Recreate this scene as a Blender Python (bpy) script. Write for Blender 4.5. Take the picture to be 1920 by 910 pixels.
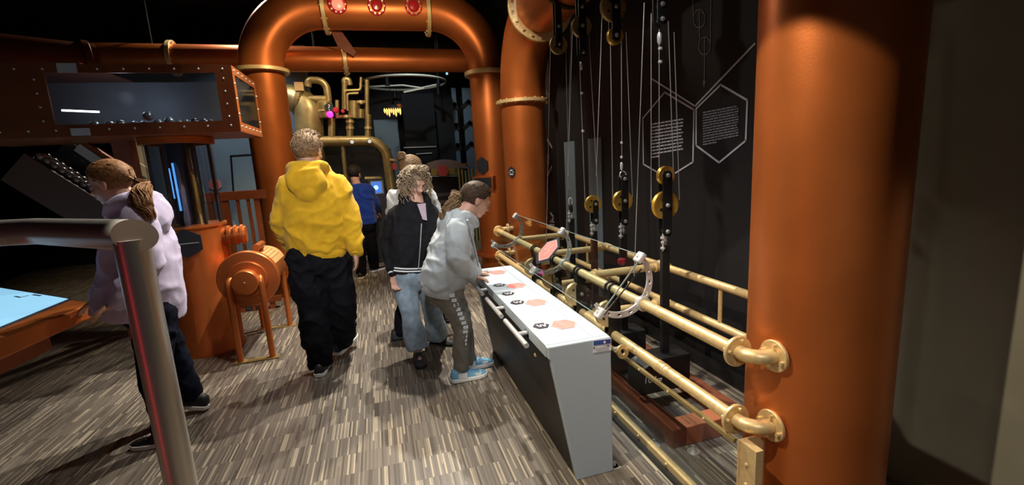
import bpy, bmesh, math, random
from mathutils import Vector, Matrix, noise
random.seed(7)
for o in list(bpy.data.objects): bpy.data.objects.remove(o)
V = Vector; PI = math.pi
scene = bpy.context.scene; COL = scene.collection

# ------------------------------------------------------------------ camera
F, CX, CY, CAMZ = 855.0, 960.0, 455.0, 1.45      # focal length and centre in pixels of the 1920x910 frame
_up = V((-271, 4793, 855)).normalized()
_yd = V((704-960, -(317-455), -855)); _yd = (_yd - _up*_yd.dot(_up)).normalized()
_xd = _yd.cross(_up)
ROT = Matrix((_xd, _yd, _up))                    # camera space -> world
CAM = V((0, 0, CAMZ))
cd = bpy.data.cameras.new('camera'); cd.sensor_width = 36; cd.sensor_fit = 'HORIZONTAL'; cd.lens = F/1920*36
cd.clip_start = 0.02
cam = bpy.data.objects.new('camera', cd); COL.objects.link(cam)
cam.matrix_world = Matrix.Translation(CAM) @ ROT.to_4x4()
scene.camera = cam
def ray(u, v): return ROT @ V((u-CX, -(v-CY), -F))
def on(u, v, axis, val):
    d = ray(u, v); return CAM + d*((val-CAM[axis])/d[axis])
def PX(u, v, x): return on(u, v, 0, x)           # pixel on the plane x = const
def PY(u, v, y): return on(u, v, 1, y)
def PZ(u, v, z=0.0): return on(u, v, 2, z)

# ------------------------------------------------------------------ light and exposure
vs = scene.view_settings
vs.view_transform = 'Standard'; vs.look = 'None'; vs.gamma = 1.0; vs.use_curve_mapping = False
vs.exposure = 0.0
world = bpy.data.worlds.new('world'); scene.world = world; world.use_nodes = True
wb = world.node_tree.nodes['Background']; wb.inputs[0].default_value = (0.55, 0.62, 0.8, 1); wb.inputs[1].default_value = 0.03
def aim(o, target): o.rotation_euler = (V(target)-o.location).to_track_quat('-Z', 'Y').to_euler()
def spot(name, loc, target, power, size, col=(1, .88, .72), blend=.5, soft=.06):
    l = bpy.data.lights.new(name, 'SPOT'); l.energy = power; l.spot_size = math.radians(size); l.spot_blend = blend
    l.color = col; l.shadow_soft_size = soft
    o = bpy.data.objects.new(name, l); COL.objects.link(o); o.location = loc; aim(o, target); return o
def point(name, loc, power, col, soft=.1):
    l = bpy.data.lights.new(name, 'POINT'); l.energy = power; l.color = col; l.shadow_soft_size = soft
    o = bpy.data.objects.new(name, l); COL.objects.link(o); o.location = loc; return o
WARM = (1, .92, .80); COOL = (.72, .86, 1); NEUT = (.98, .98, 1)
spot('spot_console', (.66, 1.9, 3.7), (.66, 2.5, .3), 90, 60, NEUT, .5)
spot('spot_floor_back', (.5, 4.1, 3.7), (-.3, 2.9, 0), 540, 95, WARM, .5, .03)
spot('spot_floor_far', (.6, 5.2, 3.8), (-.5, 3.0, 0), 480, 62, WARM, .5, .03)
spot('spot_floor_left', (.15, 2.5, 3.7), (-1.1, 2.95, .6), 120, 50, WARM, .7)
spot('spot_column', (-.45, 1.30, 3.1), (.93, 1.15, 0), 330, 60, (1, .86, .66), .06, .02)
spot('spot_arch_left', (.3, 4.0, 3.9), (-1.1, 6.0, 1.4), 400, 50, (1, .76, .46), .5)
spot('spot_arch_right', (.2, 3.2, 3.4), (1.55, 5.3, 1.2), 300, 50, (1, .86, .68), .5)
spot('spot_arch_top', (.1, 3.6, 2.6), (.2, 6.0, 3.4), 120, 70, (1, .78, .5), .7)
spot('spot_pipe_top', (-1.6, 7.15, 4.1), (-1.4, 6.7, 2.9), 200, 130, (1, .85, .68), .8)
spot('spot_machine', (-.1, 6.6, 3.7), (-.25, 8.0, 2.2), 100, 60, (1, .85, .6), .6)
spot('spot_back_wall', (-1.9, 7.0, 3.8), (-1.9, 8.9, 1.4), 130, 75, COOL, .8)
spot('spot_back_right', (.9, 7.6, 4.0), (.9, 9.4, 1.9), 110, 70, COOL, .8)
spot('spot_wall_patch', (1.3, 3.9, 3.4), (2.0, 4.25, .5), 60, 50, COOL, .7)
spot('spot_grinder', (-.3, 3.3, 3.7), (-1.1, 4.2, .6), 85, 38, WARM, .5)
spot('spot_people', (-.1, .2, 2.5), (-.1, 3.4, 1.2), 300, 30, NEUT, .5, .06)
spot('spot_entry', (.3, -1.6, 3.0), (.75, 1.72, .35), 130, 34, NEUT, .7, .08)
spot('spot_pulleys', (.3, 1.2, 3.3), (1.5, 2.6, .7), 120, 46, NEUT, .6)

# ------------------------------------------------------------------ materials
MATS = {}
def mat(name, col, rough=.5, metal=0., emit=None, es=0., spec=.5, var=0., vscale=8., bump=0., bscale=40., coat=0., stretch=None, sheen=0., rvar=0.):
    if name in MATS: return MATS[name]
    m = bpy.data.materials.new(name); m.use_nodes = True; nt = m.node_tree; b = nt.nodes['Principled BSDF']
    b.inputs['Base Color'].default_value = (*col, 1); b.inputs['Roughness'].default_value = rough
    b.inputs['Metallic'].default_value = metal; b.inputs['Specular IOR Level'].default_value = spec
    b.inputs['Coat Weight'].default_value = coat; b.inputs['Coat Roughness'].default_value = .15
    if sheen: b.inputs['Sheen Weight'].default_value = sheen
    if emit: b.inputs['Emission Color'].default_value = (*emit, 1); b.inputs['Emission Strength'].default_value = es
    if var or bump or rvar:
        tc = nt.nodes.new('ShaderNodeTexCoord'); src = tc.outputs['Object']
        if stretch:
            mp = nt.nodes.new('ShaderNodeMapping'); mp.inputs['Scale'].default_value = stretch
            nt.links.new(src, mp.inputs[0]); src = mp.outputs[0]
    if var or rvar:
        n = nt.nodes.new('ShaderNodeTexNoise'); n.inputs['Scale'].default_value = vscale; n.inputs['Detail'].default_value = 5
        nt.links.new(src, n.inputs['Vector'])
    if var:
        r = nt.nodes.new('ShaderNodeValToRGB')
        r.color_ramp.elements[0].position = .3; r.color_ramp.elements[1].position = .7
        r.color_ramp.elements[0].color = (*[max(0, c*(1-var)) for c in col], 1); r.color_ramp.elements[1].color = (*[min(1, c*(1+var)) for c in col], 1)
        nt.links.new(n.outputs['Fac'], r.inputs[0]); nt.links.new(r.outputs[0], b.inputs['Base Color'])
    if rvar:
        q = nt.nodes.new('ShaderNodeMapRange'); q.inputs['To Min'].default_value = max(.02, rough-rvar); q.inputs['To Max'].default_value = min(1, rough+rvar)
        nt.links.new(n.outputs['Fac'], q.inputs['Value']); nt.links.new(q.outputs[0], b.inputs['Roughness'])
    if bump:
        n2 = nt.nodes.new('ShaderNodeTexNoise'); n2.inputs['Scale'].default_value = bscale; n2.inputs['Detail'].default_value = 4
        nt.links.new(src, n2.inputs['Vector'])
        bp = nt.nodes.new('ShaderNodeBump'); bp.inputs['Strength'].default_value = bump; bp.inputs['Distance'].default_value = .01
        nt.links.new(n2.outputs['Fac'], bp.inputs['Height']); nt.links.new(bp.outputs[0], b.inputs['Normal'])
    MATS[name] = m; return m
def glass(name, tint=(.9, .95, .97), refl=1.0, rough=.02):
    m = bpy.data.materials.new(name); m.use_nodes = True; nt = m.node_tree; nt.nodes.remove(nt.nodes['Principled BSDF'])
    t = nt.nodes.new('ShaderNodeBsdfTransparent'); t.inputs[0].default_value = (*tint, 1)
    g = nt.nodes.new('ShaderNodeBsdfGlossy'); g.inputs['Roughness'].default_value = rough
    lw = nt.nodes.new('ShaderNodeLayerWeight'); lw.inputs['Blend'].default_value = .5
    pw = nt.nodes.new('ShaderNodeMath'); pw.operation = 'POWER'; pw.inputs[1].default_value = 5; nt.links.new(lw.outputs['Facing'], pw.inputs[0])
    mu = nt.nodes.new('ShaderNodeMath'); mu.operation = 'MULTIPLY_ADD'; mu.inputs[1].default_value = .5; mu.inputs[2].default_value = .04*refl; mu.use_clamp = True
    mx = nt.nodes.new('ShaderNodeMixShader'); nt.links.new(pw.outputs[0], mu.inputs[0]); nt.links.new(mu.outputs[0], mx.inputs[0])
    nt.links.new(t.outputs[0], mx.inputs[1]); nt.links.new(g.outputs[0], mx.inputs[2])
    nt.links.new(mx.outputs[0], nt.nodes['Material Output'].inputs['Surface']); MATS[name] = m; return m
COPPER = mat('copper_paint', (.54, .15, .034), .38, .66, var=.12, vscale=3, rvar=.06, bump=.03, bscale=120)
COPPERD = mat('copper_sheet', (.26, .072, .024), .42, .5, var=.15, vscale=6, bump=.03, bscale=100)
RUST = mat('red_brown_steel', (.23, .07, .035), .5, .3, var=.2, vscale=10)
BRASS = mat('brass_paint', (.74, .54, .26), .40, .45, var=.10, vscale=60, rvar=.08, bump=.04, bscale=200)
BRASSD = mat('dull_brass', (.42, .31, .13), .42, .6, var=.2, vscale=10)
GOLD = mat('gold_anodised', (.78, .47, .09), .3, .75, var=.05, vscale=30)
STEEL = mat('brushed_steel', (.62, .60, .57), .34, .7, var=.06, vscale=60, stretch=(1, 1, .02), rvar=.06)
ALU = mat('aluminium', (.66, .67, .66), .38, .45, var=.04, vscale=40)
CHROME = mat('bright_steel', (.72, .73, .73), .28, .6)
BLACK = mat('black_steel', (.012, .012, .013), .42, .3, var=.2, vscale=20)
BLACKP = mat('black_laminate', (.010, .009, .009), .5, 0., var=.2, vscale=12)
GREY = mat('pale_grey_lacquer', (.42, .50, .55), .42, 0., var=.02, vscale=4)
WHITE = mat('white_print', (.78, .80, .80), .5)
PINK = mat('coral_print', (.86, .22, .19), .45, var=.08, vscale=60)
PINKL = mat('pale_coral_print', (.90, .42, .37), .5)
REDS = mat('red_sign', (.55, .07, .06), .5)
NAVY = mat('dark_sign', (.018, .024, .035), .4)
BLUEP = mat('blue_print', (.03, .10, .33), .5)
LINE = mat('pale_wall_print', (.50, .50, .54), .6)
LINED = mat('dim_wall_print', (.20, .20, .22), .6)
WALLK = mat('black_wall_paint', (.0075, .0075, .0085), .65, spec=.3, var=.15, vscale=5)
WALLO = mat('olive_grey_wall', (.17, .16, .115), .7, var=.08, vscale=6)
WALLB = mat('blue_grey_wall', (.19, .25, .285), .7, var=.08, vscale=3)
CEIL = mat('black_ceiling', (.012, .012, .016), .8, var=.3, vscale=3)
CABLE = mat('steel_cable', (.42, .42, .41), .4, .6)
BALL = mat('dark_metal_ball', (.30, .33, .36), .25, .7)
GLASS = glass('clear_pane'); ACRYL = glass('acrylic', (.88, .9, .92), 1.6, .05)
GLASSD = glass('smoky_pane', (.62, .67, .72), 1.8, .08)
REDLIT = mat('lit_red_lens', (.9, .2, .12), .3, 0, (1, .16, .10), 1.6)
REDDARK = mat('red_lens', (.35, .01, .015), .25, 0, (1, .03, .02), .10)
WHITELIT = mat('glowing_white', (1, 1, 1), .4, 0, (1, .98, .95), 9)
BLUEREFL = mat('blue_reflection', (.2, .5, 1), .4, 0, (.12, .42, 1), 1.1)  # glow that stands for the blue screen's reflection
SCREEN = mat('lit_table_screen', (.1, .2, .3), .3, 0, (.30, .62, .85), .95)
SCREENB = mat('lit_blue_screen', (.05, .15, .5), .3, 0, (.05, .22, .85), .7)
SCREENW = mat('lit_screen_mark', (.5, .8, 1), .3, 0, (.4, .75, 1), 1.2)
MAGENTA = mat('lit_magenta_button', (.9, .05, .5), .3, 0, (1, .03, .45), 1.6)
REDVALVE = mat('red_valve', (.5, .01, .04), .3, 0, (1, .02, .08), .12)
FLAME = mat('lit_yellow_glass', (1, .7, .2), .3, 0, (1, .60, .18), 1.1)
NEON = mat('lit_red_tube', (1, .1, .1), .3, 0, (1, .02, .05), 12)

def floor_material():
    m = bpy.data.materials.new('strip_parquet'); m.use_nodes = True; nt = m.node_tree; b = nt.nodes['Principled BSDF']
    tc = nt.nodes.new('ShaderNodeTexCoord'); mp = nt.nodes.new('ShaderNodeMapping'); mp.inputs['Rotation'].default_value = (0, 0, PI/2)
    nt.links.new(tc.outputs['Object'], mp.inputs[0])
    br = nt.nodes.new('ShaderNodeTexBrick'); br.offset = .5; br.offset_frequency = 9; br.squash = 1
    br.inputs['Scale'].default_value = 1; br.inputs['Brick Width'].default_value = .165; br.inputs['Row Height'].default_value = .0092
    br.inputs['Mortar Size'].default_value = .0006; br.inputs['Mortar Smooth'].default_value = .2
    br.inputs['Color1'].default_value = (0, 0, 0, 1); br.inputs['Color2'].default_value = (1, 1, 1, 1); br.inputs['Mortar'].default_value = (.2, .2, .2, 1)
    nt.links.new(mp.outputs[0], br.inputs['Vector'])
    n = nt.nodes.new('ShaderNodeTexNoise'); n.inputs['Scale'].default_value = 1.3; n.inputs['Detail'].default_value = 4
    nt.links.new(tc.outputs['Object'], n.inputs['Vector'])
    mp2 = nt.nodes.new('ShaderNodeMapping'); mp2.inputs['Scale'].default_value = (90, 4, 1); nt.links.new(tc.outputs['Object'], mp2.inputs[0])
    n2 = nt.nodes.new('ShaderNodeTexNoise'); n2.inputs['Scale'].default_value = 1; n2.inputs['Detail'].default_value = 3
    nt.links.new(mp2.outputs[0], n2.inputs['Vector'])
    a1 = nt.nodes.new('ShaderNodeMath'); a1.operation = 'MULTIPLY_ADD'; a1.inputs[1].default_value = .72
    nt.links.new(br.outputs['Color'], a1.inputs[0])
    a0 = nt.nodes.new('ShaderNodeMath'); a0.operation = 'MULTIPLY'; a0.inputs[1].default_value = .16; nt.links.new(n2.outputs['Fac'], a0.inputs[0])
    nt.links.new(a0.outputs[0], a1.inputs[2])
    a2 = nt.nodes.new('ShaderNodeMath'); a2.operation = 'MULTIPLY_ADD'; a2.inputs[1].default_value = .22
    nt.links.new(n.outputs['Fac'], a2.inputs[0]); nt.links.new(a1.outputs[0], a2.inputs[2])
    r = nt.nodes.new('ShaderNodeValToRGB'); els = r.color_ramp.elements
    els[0].position = .15; els[0].color = (.060, .048, .037, 1); els[1].position = .98; els[1].color = (.46, .38, .26, 1)
    for p, c in ((.34, (.118, .100, .082)), (.60, (.155, .133, .110)), (.78, (.20, .172, .136)), (.86, (.35, .30, .225))):
        e = els.new(p); e.color = (*c, 1)
    nt.links.new(a2.outputs[0], r.inputs[0]); nt.links.new(r.outputs[0], b.inputs['Base Color'])
    b.inputs['Roughness'].default_value = .42; b.inputs['Specular IOR Level'].default_value = .35
    bp = nt.nodes.new('ShaderNodeBump'); bp.inputs['Strength'].default_value = .15; bp.inputs['Distance'].default_value = .002
    nt.links.new(br.outputs['Fac'], bp.inputs['Height']); bp.invert = True; nt.links.new(bp.outputs[0], b.inputs['Normal'])
    return m
PARQUET = floor_material()

# ------------------------------------------------------------------ mesh helpers
OFF = {}
def perp(d):
    d = d.normalized(); a = V((0, 0, 1)) if abs(d.z) < .9 else V((1, 0, 0))
    x = d.cross(a).normalized(); return x, d.cross(x).normalized()
class MB:
    def __init__(s): s.v = []; s.f = []
    def add(s, vs_, fs):
        k = len(s.v); s.v += [V(p) for p in vs_]; s.f += [tuple(i+k for i in f) for f in fs]; return s
    def box(s, c, size, rz=0, M=None):
        c = V(c); R = M if M else Matrix.Rotation(rz, 3, 'Z'); h = V(size)/2
        ps = [c + R @ V((x*h.x, y*h.y, z*h.z)) for z in (-1, 1) for y in (-1, 1) for x in (-1, 1)]
        return s.add(ps, [(0, 2, 3, 1), (4, 5, 7, 6), (0, 1, 5, 4), (2, 6, 7, 3), (0, 4, 6, 2), (1, 3, 7, 5)])
    def bx(s, x0, x1, y0, y1, z0, z1): return s.box(((x0+x1)/2, (y0+y1)/2, (z0+z1)/2), (abs(x1-x0), abs(y1-y0), abs(z1-z0)))
    def beam(s, p0, p1, w, h, up=(0, 0, 1)):
        p0, p1 = V(p0), V(p1); d = (p1-p0); L = d.length; d.normalize(); up = V(up)
        x = d.cross(up)
        if x.length < 1e-4: x = d.cross(V((1, 0, 0)))
        x.normalize(); z = x.cross(d); M = Matrix((x, d, z)).transposed()
        return s.box((p0+p1)/2, (w, L, h), M=M)
    def cyl(s, p0, p1, r0, r1=None, n=16, caps=True):
        r1 = r0 if r1 is None else r1; return s.tube([p0, p1], [r0, r1], n, caps=caps)
    def tube(s, path, r, n=16, caps=True, closed=False, sx=1., ref=None):
        path = [V(p) for p in path]; m = len(path); rr = r if isinstance(r, (list, tuple)) else [r]*m
        x = None; vs_ = []
        for i, p in enumerate(path):
            if closed: t = path[(i+1) % m]-path[i-1]
            else: t = path[min(i+1, m-1)]-path[max(i-1, 0)]
            t.normalize()
            if x is None: x = (V(ref)-t*V(ref).dot(t)).normalized() if ref else perp(t)[0]
            else: x = (x - t*x.dot(t)).normalized()
            y = t.cross(x)
            for k in range(n):
                a = 2*PI*k/n; vs_.append(p + x*(math.cos(a)*rr[i]*sx) + y*(math.sin(a)*rr[i]))
        fs = []
        for i in range(m if closed else m-1):
            for k in range(n):
                a, b_ = i*n+k, i*n+(k+1) % n; c, d = ((i+1) % m)*n+(k+1) % n, ((i+1) % m)*n+k; fs.append((a, b_, c, d))
        if caps and not closed: fs += [tuple(range(n-1, -1, -1)), tuple((m-1)*n+k for k in range(n))]
        return s.add(vs_, fs)
    def loft(s, rings, caps=True):
        n = len(rings[0]); vs_ = [p for r in rings for p in r]; fs = []
        for i in range(len(rings)-1):
            for k in range(n): fs.append((i*n+k, i*n+(k+1) % n, (i+1)*n+(k+1) % n, (i+1)*n+k))
        if caps: fs += [tuple(range(n-1, -1, -1)), tuple((len(rings)-1)*n+k for k in range(n))]
        return s.add(vs_, fs)
    def lathe(s, c, axis, prof, n=24, closed=False):
        c = V(c); d = V(axis).normalized(); x, y = perp(d); m = len(prof)
        vs_ = [c + d*h + (x*math.cos(2*PI*k/n)+y*math.sin(2*PI*k/n))*max(r, 1e-5) for r, h in prof for k in range(n)]
        fs = []
        for i in range(m if closed else m-1):
            for k in range(n): fs.append((i*n+k, i*n+(k+1) % n, ((i+1) % m)*n+(k+1) % n, ((i+1) % m)*n+k))
        if not closed: fs += [tuple(range(n-1, -1, -1)), tuple((m-1)*n+k for k in range(n))]
        return s.add(vs_, fs)
    def ring(s, c, axis, ri, ro, th, n=32):
        h = th/2; return s.lathe(c, axis, [(ri, -h), (ro, -h), (ro, h), (ri, h)], n, True)
    def ball(s, c, r, n=12, m=8): return s.ell(c, V((r, 0, 0)), V((0, r, 0)), V((0, 0, r)), n, m)
    def ell(s, c, a, b, d, n=14, m=10):
        c = V(c); vs_ = [c+d]
        for i in range(1, m):
            t = PI*i/m
            vs_ += [c + d*math.cos(t) + (a*math.cos(2*PI*k/n)+b*math.sin(2*PI*k/n))*math.sin(t) for k in range(n)]
        vs_.append(c-d); fs = [(0, 1+k, 1+(k+1) % n) for k in range(n)]
        for i in range(m-2):
            for k in range(n): fs.append((1+i*n+k, 1+(i+1)*n+k, 1+(i+1)*n+(k+1) % n, 1+i*n+(k+1) % n))
        L = len(vs_)-1; fs += [(L, 1+(m-2)*n+(k+1) % n, 1+(m-2)*n+k) for k in range(n)]
        return s.add(vs_, fs)
    def prism(s, pts, th):
        pts = [V(p) for p in pts]; th = V(th); n = len(pts); vs_ = pts + [p+th for p in pts]
        fs = [tuple(range(n-1, -1, -1)), tuple(range(n, 2*n))] + [(k, (k+1) % n, n+(k+1) % n, n+k) for k in range(n)]
        return s.add(vs_, fs)
    def outline(s, pts, w, th):
        """a closed or open drawn line of width w in the plane normal to th"""
        nrm = V(th).normalized()
        for a, b_ in zip(pts[:-1], pts[1:]):
            a, b_ = V(a), V(b_); d = (b_-a).normalized(); q = nrm.cross(d)*w/2; e = d*w*.35
            s.prism([a-e-q, b_+e-q, b_+e+q, a-e+q], th)
        return s
    def build(s, name, material, parent=None, smooth=True, ang=35, bev=0, kind=None, label=None):
        me = bpy.data.meshes.new(name); off = OFF.get(parent.name, V()) if parent else V()
        me.from_pydata([p-off for p in s.v], [], s.f); me.validate(); me.update()
        bm = bmesh.new(); bm.from_mesh(me); bmesh.ops.recalc_face_normals(bm, faces=bm.faces); bm.to_mesh(me); bm.free()
        if smooth: me.shade_smooth(); me.set_sharp_from_angle(angle=math.radians(ang))
        me.materials.append(material)
        o = bpy.data.objects.new(name, me); COL.objects.link(o)
        if parent: o.parent = parent; OFF[o.name] = off
        if bev:
            b = o.modifiers.new('bevel', 'BEVEL'); b.width = bev; b.segments = 2; b.limit_method = 'ANGLE'; b.harden_normals = False
        if kind: o['kind'] = kind
        if label: o['label'] = label
        return o
def tag(o, label, cat, group=None):
    o['label'] = label; o['category'] = cat
    if group: o['group'] = group
    return o
def thing(name, label, cat, loc, group=None):
    o = bpy.data.objects.new(name, None); COL.objects.link(o); o.location = loc; o.empty_display_size = .1; OFF[o.name] = V(loc)
    return tag(o, label, cat, group)
def struct(o): o['kind'] = 'structure'; return o
def fillet(pts, rad, n=10):
    pts = [V(p) for p in pts]; out = [pts[0]]
    for i in range(1, len(pts)-1):
        a, b, c = pts[i-1], pts[i], pts[i+1]; r = rad[i-1] if isinstance(rad, (list, tuple)) else rad
        d1 = (a-b).normalized(); d2 = (c-b).normalized(); ang = d1.angle(d2); t = r/math.tan(ang/2)
        s0, s1 = b+d1*t, b+d2*t; ctr = b+(d1+d2).normalized()*(r/math.sin(ang/2)); w0, w1 = s0-ctr, s1-ctr; tot = w0.angle(w1); ax = w0.cross(w1).normalized()
        for k in range(n+1): out.append(ctr + Matrix.Rotation(tot*k/n, 3, ax) @ w0)
    out.append(pts[-1]); return out
def bolts(c, axis, r, n, br, h, ph=0.0, two=False):
    m = MB(); d = V(axis).normalized(); x, y = perp(d)
    for k in range(n):
        a = 2*PI*k/n+ph; p = V(c)+(x*math.cos(a)+y*math.sin(a))*r
        m.cyl(p-d*(h if two else 0), p+d*h, br, br*.9, 8)
    return m
def hexpts(c, ax, ay, r, ry=None, ph=PI/6):
    ry = ry or r; return [V(c)+V(ax)*(math.cos(ph+k*PI/3)*r)+V(ay)*(math.sin(ph+k*PI/3)*ry) for k in range(6)]

# ------------------------------------------------------------------ the room
m = MB().bx(-6, 2.0, -2.5, 11, -.06, 0); struct(m.build('floor', PARQUET, smooth=False))
struct(MB().bx(-6, 2.2, -2.5, 11, 4.3, 4.4).build('ceiling', CEIL, smooth=False))
WX = 2.0
wr = struct(MB().bx(WX, WX+.15, 1.5, 11, 0, 4.3).build('wall_right', WALLK, smooth=False))
struct(MB().bx(WX, WX+.15, -2.5, 1.5, 0, 4.3).build('wall_right_front', WALLO, smooth=False))
struct(MB().bx(-6, WX, 10.2, 10.35, 0, 4.3).build('wall_back', WALLK, smooth=False))
wbl = struct(MB().bx(-3.7, -.95, 8.9, 9.02, 0, 3.6).build('wall_partition', WALLB, smooth=False))
struct(MB().bx(-6.1, -6, -2.5, 11, 0, 4.3).build('wall_left', WALLK, smooth=False))
struct(MB().bx(WX-.02, WX, 1.5, 11, 0, .1).build('baseboard_right', BLACK, smooth=False))

def flange(parent, c, axis, r, dr=.05, th=.03, nb=14, material=None, br=.009, name='flange', two=True, n=40):
    fl = MB().ring(c, axis, r*.97, r+dr, th, n).build(name, material or BRASS, parent, bev=.003)
    if nb: bolts(c, axis, r+dr*.55, nb, br, th/2+.012, .2, two).build('bolt_ring', material or BRASS, fl, kind='stuff')
    return fl

# graphics on the black wall (flat print): outlines, text rows, pulley drawing
def wl(pts, w, name, material=LINE, close=True):
    P = [PX(u, v, WX) + V((-.002, 0, 0)) for u, v in pts]
    if close: P.append(P[0])
    return MB().outline(P, w, (-.002, 0, 0)).build(name, material, wr, smooth=False)
wl([(1206, 222), (1247, 173), (1302, 206), (1300, 304), (1252, 334), (1207, 308)], .011, 'hexagon_outline')
wl([(1306, 204), (1352, 159), (1402, 188), (1399, 264), (1349, 305), (1306, 273)], .011, 'hexagon_outline')
wl([(1223, 148), (1304, 199), (1416, 82)], .011, 'wall_line', close=False)
def text_rows(u0, v0, u1, dv, n, slope, name, material, seed, lastfrac):
    rnd = random.Random(seed); m_ = MB()
    for i in range(n):
        u = u0
        end = u0+(u1-u0)*(lastfrac if i == n-1 else 1)
        while u < end-2:
            w = min(rnd.uniform(2.5, 9), end-u)
            y0 = v0+i*dv
            q = []
            for uu, vv in ((u, 0), (u+w, 0), (u+w, 2.7), (u, 2.7)):
                q.append(PX(uu, y0+vv-(uu-u0)*slope, WX)+V((-.0015, 0, 0)))
            m_.prism(q, (-.0015, 0, 0)); u += w+1.3
    return m_.build(name, material, wr, smooth=False, kind='stuff')
text_rows(1221, 232, 1281, 6.2, 11, .165, 'wall_text', LINE, 3, .27)
text_rows(1318.5, 210, 1385, 5.0, 13, .19, 'wall_text', LINED, 5, .42)
def wall_loop(u, v, ru, rv):
    return [(u+ru*math.cos(2*PI*k/20), v+rv*math.sin(2*PI*k/20)) for k in range(20)]
wl(wall_loop(1322, 86, 11, 17), .006, 'pulley_drawing', LINED); wl(wall_loop(1312, 35, 11, 17), .006, 'pulley_drawing', LINED)
wl([(1322, 70), (1322, 118), (1321, 160)], .006, 'pulley_drawing', LINED, False)
wl([(1312, 22), (1313, 70)], .006, 'pulley_drawing', LINED, False); wl([(1300, 0), (1301, 35)], .005, 'pulley_drawing', LINED, False); wl([(1334, 0), (1333, 84)], .005, 'pulley_drawing', LINED, False)
wl([(1319, 152), (1321, 163), (1323, 152)], .006, 'pulley_drawing', LINED, False)
# graphics on the far end of the same wall
def wp(pts, name, material=LINE):
    P = [PX(u, v, WX)+V((-.002, 0, 0)) for u, v in pts]; return MB().prism(P, (-.002, 0, 0)).build(name, material, wr, smooth=False)
wp([(1028, 108), (1030, 150), (1030, 184), (1024, 178), (1023, 150)], 'wall_triangle')
for k, (v0) in enumerate((262, 312)):
    wl([(1027, v0), (1035, v0+14)] if k == 0 else [(1035, v0), (1027, v0+18)], .03, 'wall_mark', LINE, False)
wp([(1026, 290), (1031, 290), (1031, 308), (1026, 308)], 'wall_mark', LINED)
wl([(1033, 400), (1039, 408), (1034, 416)], .03, 'wall_arrow', LINE, False)
for v0 in (414, 420, 426): wp([(1031.5, v0), (1040, v0+1), (1040, v0+4), (1031.5, v0+3)], 'wall_bar', LINE)
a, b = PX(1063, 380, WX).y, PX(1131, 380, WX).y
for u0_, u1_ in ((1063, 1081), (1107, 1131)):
    MB().bx(WX-.012, WX-.002, PX(u1_, 380, WX).y, PX(u0_, 380, WX).y, .1, 1.62).build('wall_light_patch', mat('slate_light_patch', (.10, .14, .17), .6), wr, smooth=False)  # lit lower bits of the wall painted as slate strips, shaded gap left black

# partition behind: door outline and coral sign
for q in ([(433, 293), (478, 290)], [(433, 293), (438, 362)]):
    P = [PY(u, v, 8.9)+V((0, -.003, 0)) for u, v in q]; MB().outline(P, .03, (0, -.003, 0)).build('door_gap', BLACK, wbl, smooth=False)
c = PY(403, 346, 8.89)
MB().prism(hexpts(c, (1, 0, 0), (0, 0, 1), .10), (0, -.008, 0)).build('hexagon_sign', PINK, wbl, smooth=False)
MB().outline([p for p in (lambda h: h+[h[0]])(hexpts(c+V((0, -.009, 0)), (1, 0, 0), (0, 0, 1), .10))], .012, (0, -.002, 0)).build('sign_border', PINKL, wbl, smooth=False)

# ------------------------------------------------------------------ copper pipe arch that carries the pulleys
AR = .235
N1, N2 = V((1.52, 1.24, 0)), V((1.60, 4.88, 0)); HZ = 2.82
t = thing('copper_pipe_arch', 'tall copper pipe arch with pulleys beneath it, one leg carrying brass rail ends', 'pipe', N1)
path = fillet([N1, N1+V((0, 0, HZ)), N2+V((0, 0, HZ)), N2], .72, 16)
MB().tube(path, AR, 48).build('pipe', COPPER, t)
flange(t, N2+V((0, 0, 2.07)), (0, 0, 1), AR, .055, .035, 16)
dirh = (N2-N1).normalized()
flange(t, N2-dirh*.70+V((0, 0, HZ)), dirh, AR, .07, .035, 18, br=.012)
flange(t, N1+V((0, 0, 2.2)), (0, 0, 1), AR, .055, .035, 16)
flange(t, N2+V((0, 0, .02)), (0, 0, 1), AR, .06, .03, 12)
flange(t, N1+dirh*.70+V((0, 0, HZ)), dirh, AR, .07, .035, 18, br=.012)
def on_cyl(u, v, ctr, r):
    """first hit of a pixel ray with a vertical cylinder"""
    d = ray(u, v); o = CAM-ctr; A = d.x**2+d.y**2; B = 2*(o.x*d.x+o.y*d.y); C_ = o.x**2+o.y**2-r*r
    D = max(0, B*B-4*A*C_); return CAM+d*((-B-math.sqrt(D))/(2*A))
def hex_on_cyl(parent, u, v, ctr, r, hr, hry, material, name='hexagon_sticker', marks=None):
    p = on_cyl(u, v, ctr, r); n_ = V((p.x-ctr.x, p.y-ctr.y, 0)).normalized(); x = V((-n_.y, n_.x, 0))
    o = MB().prism(hexpts(p+n_*.004, x, (0, 0, 1), hr, hry), n_*.006); o.prism(hexpts(p-n_*(hr*hr/(2*r)+.004), x, (0, 0, 1), hr*.9, hry*.9), n_*(hr*hr/(2*r)+.01))
    h = o.build(name, material, parent, smooth=False)
    for (cx, cz, w, hh) in marks or []:
        q = p+n_*.0105-x*cx+V((0, 0, cz)); MB().box(q, (w, hh, .002), M=Matrix((x, V((0, 0, 1)), n_)).transposed()).build('print_mark', LINE, h, smooth=False)
    return h
hex_on_cyl(t, 960, 323, N2, AR, .052, .062, NAVY, marks=[(.0, .02, .04, .014), (-.026, 0, .022, .007), (.026, 0, .022, .007), (0, -.022, .05, .014)])

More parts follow.
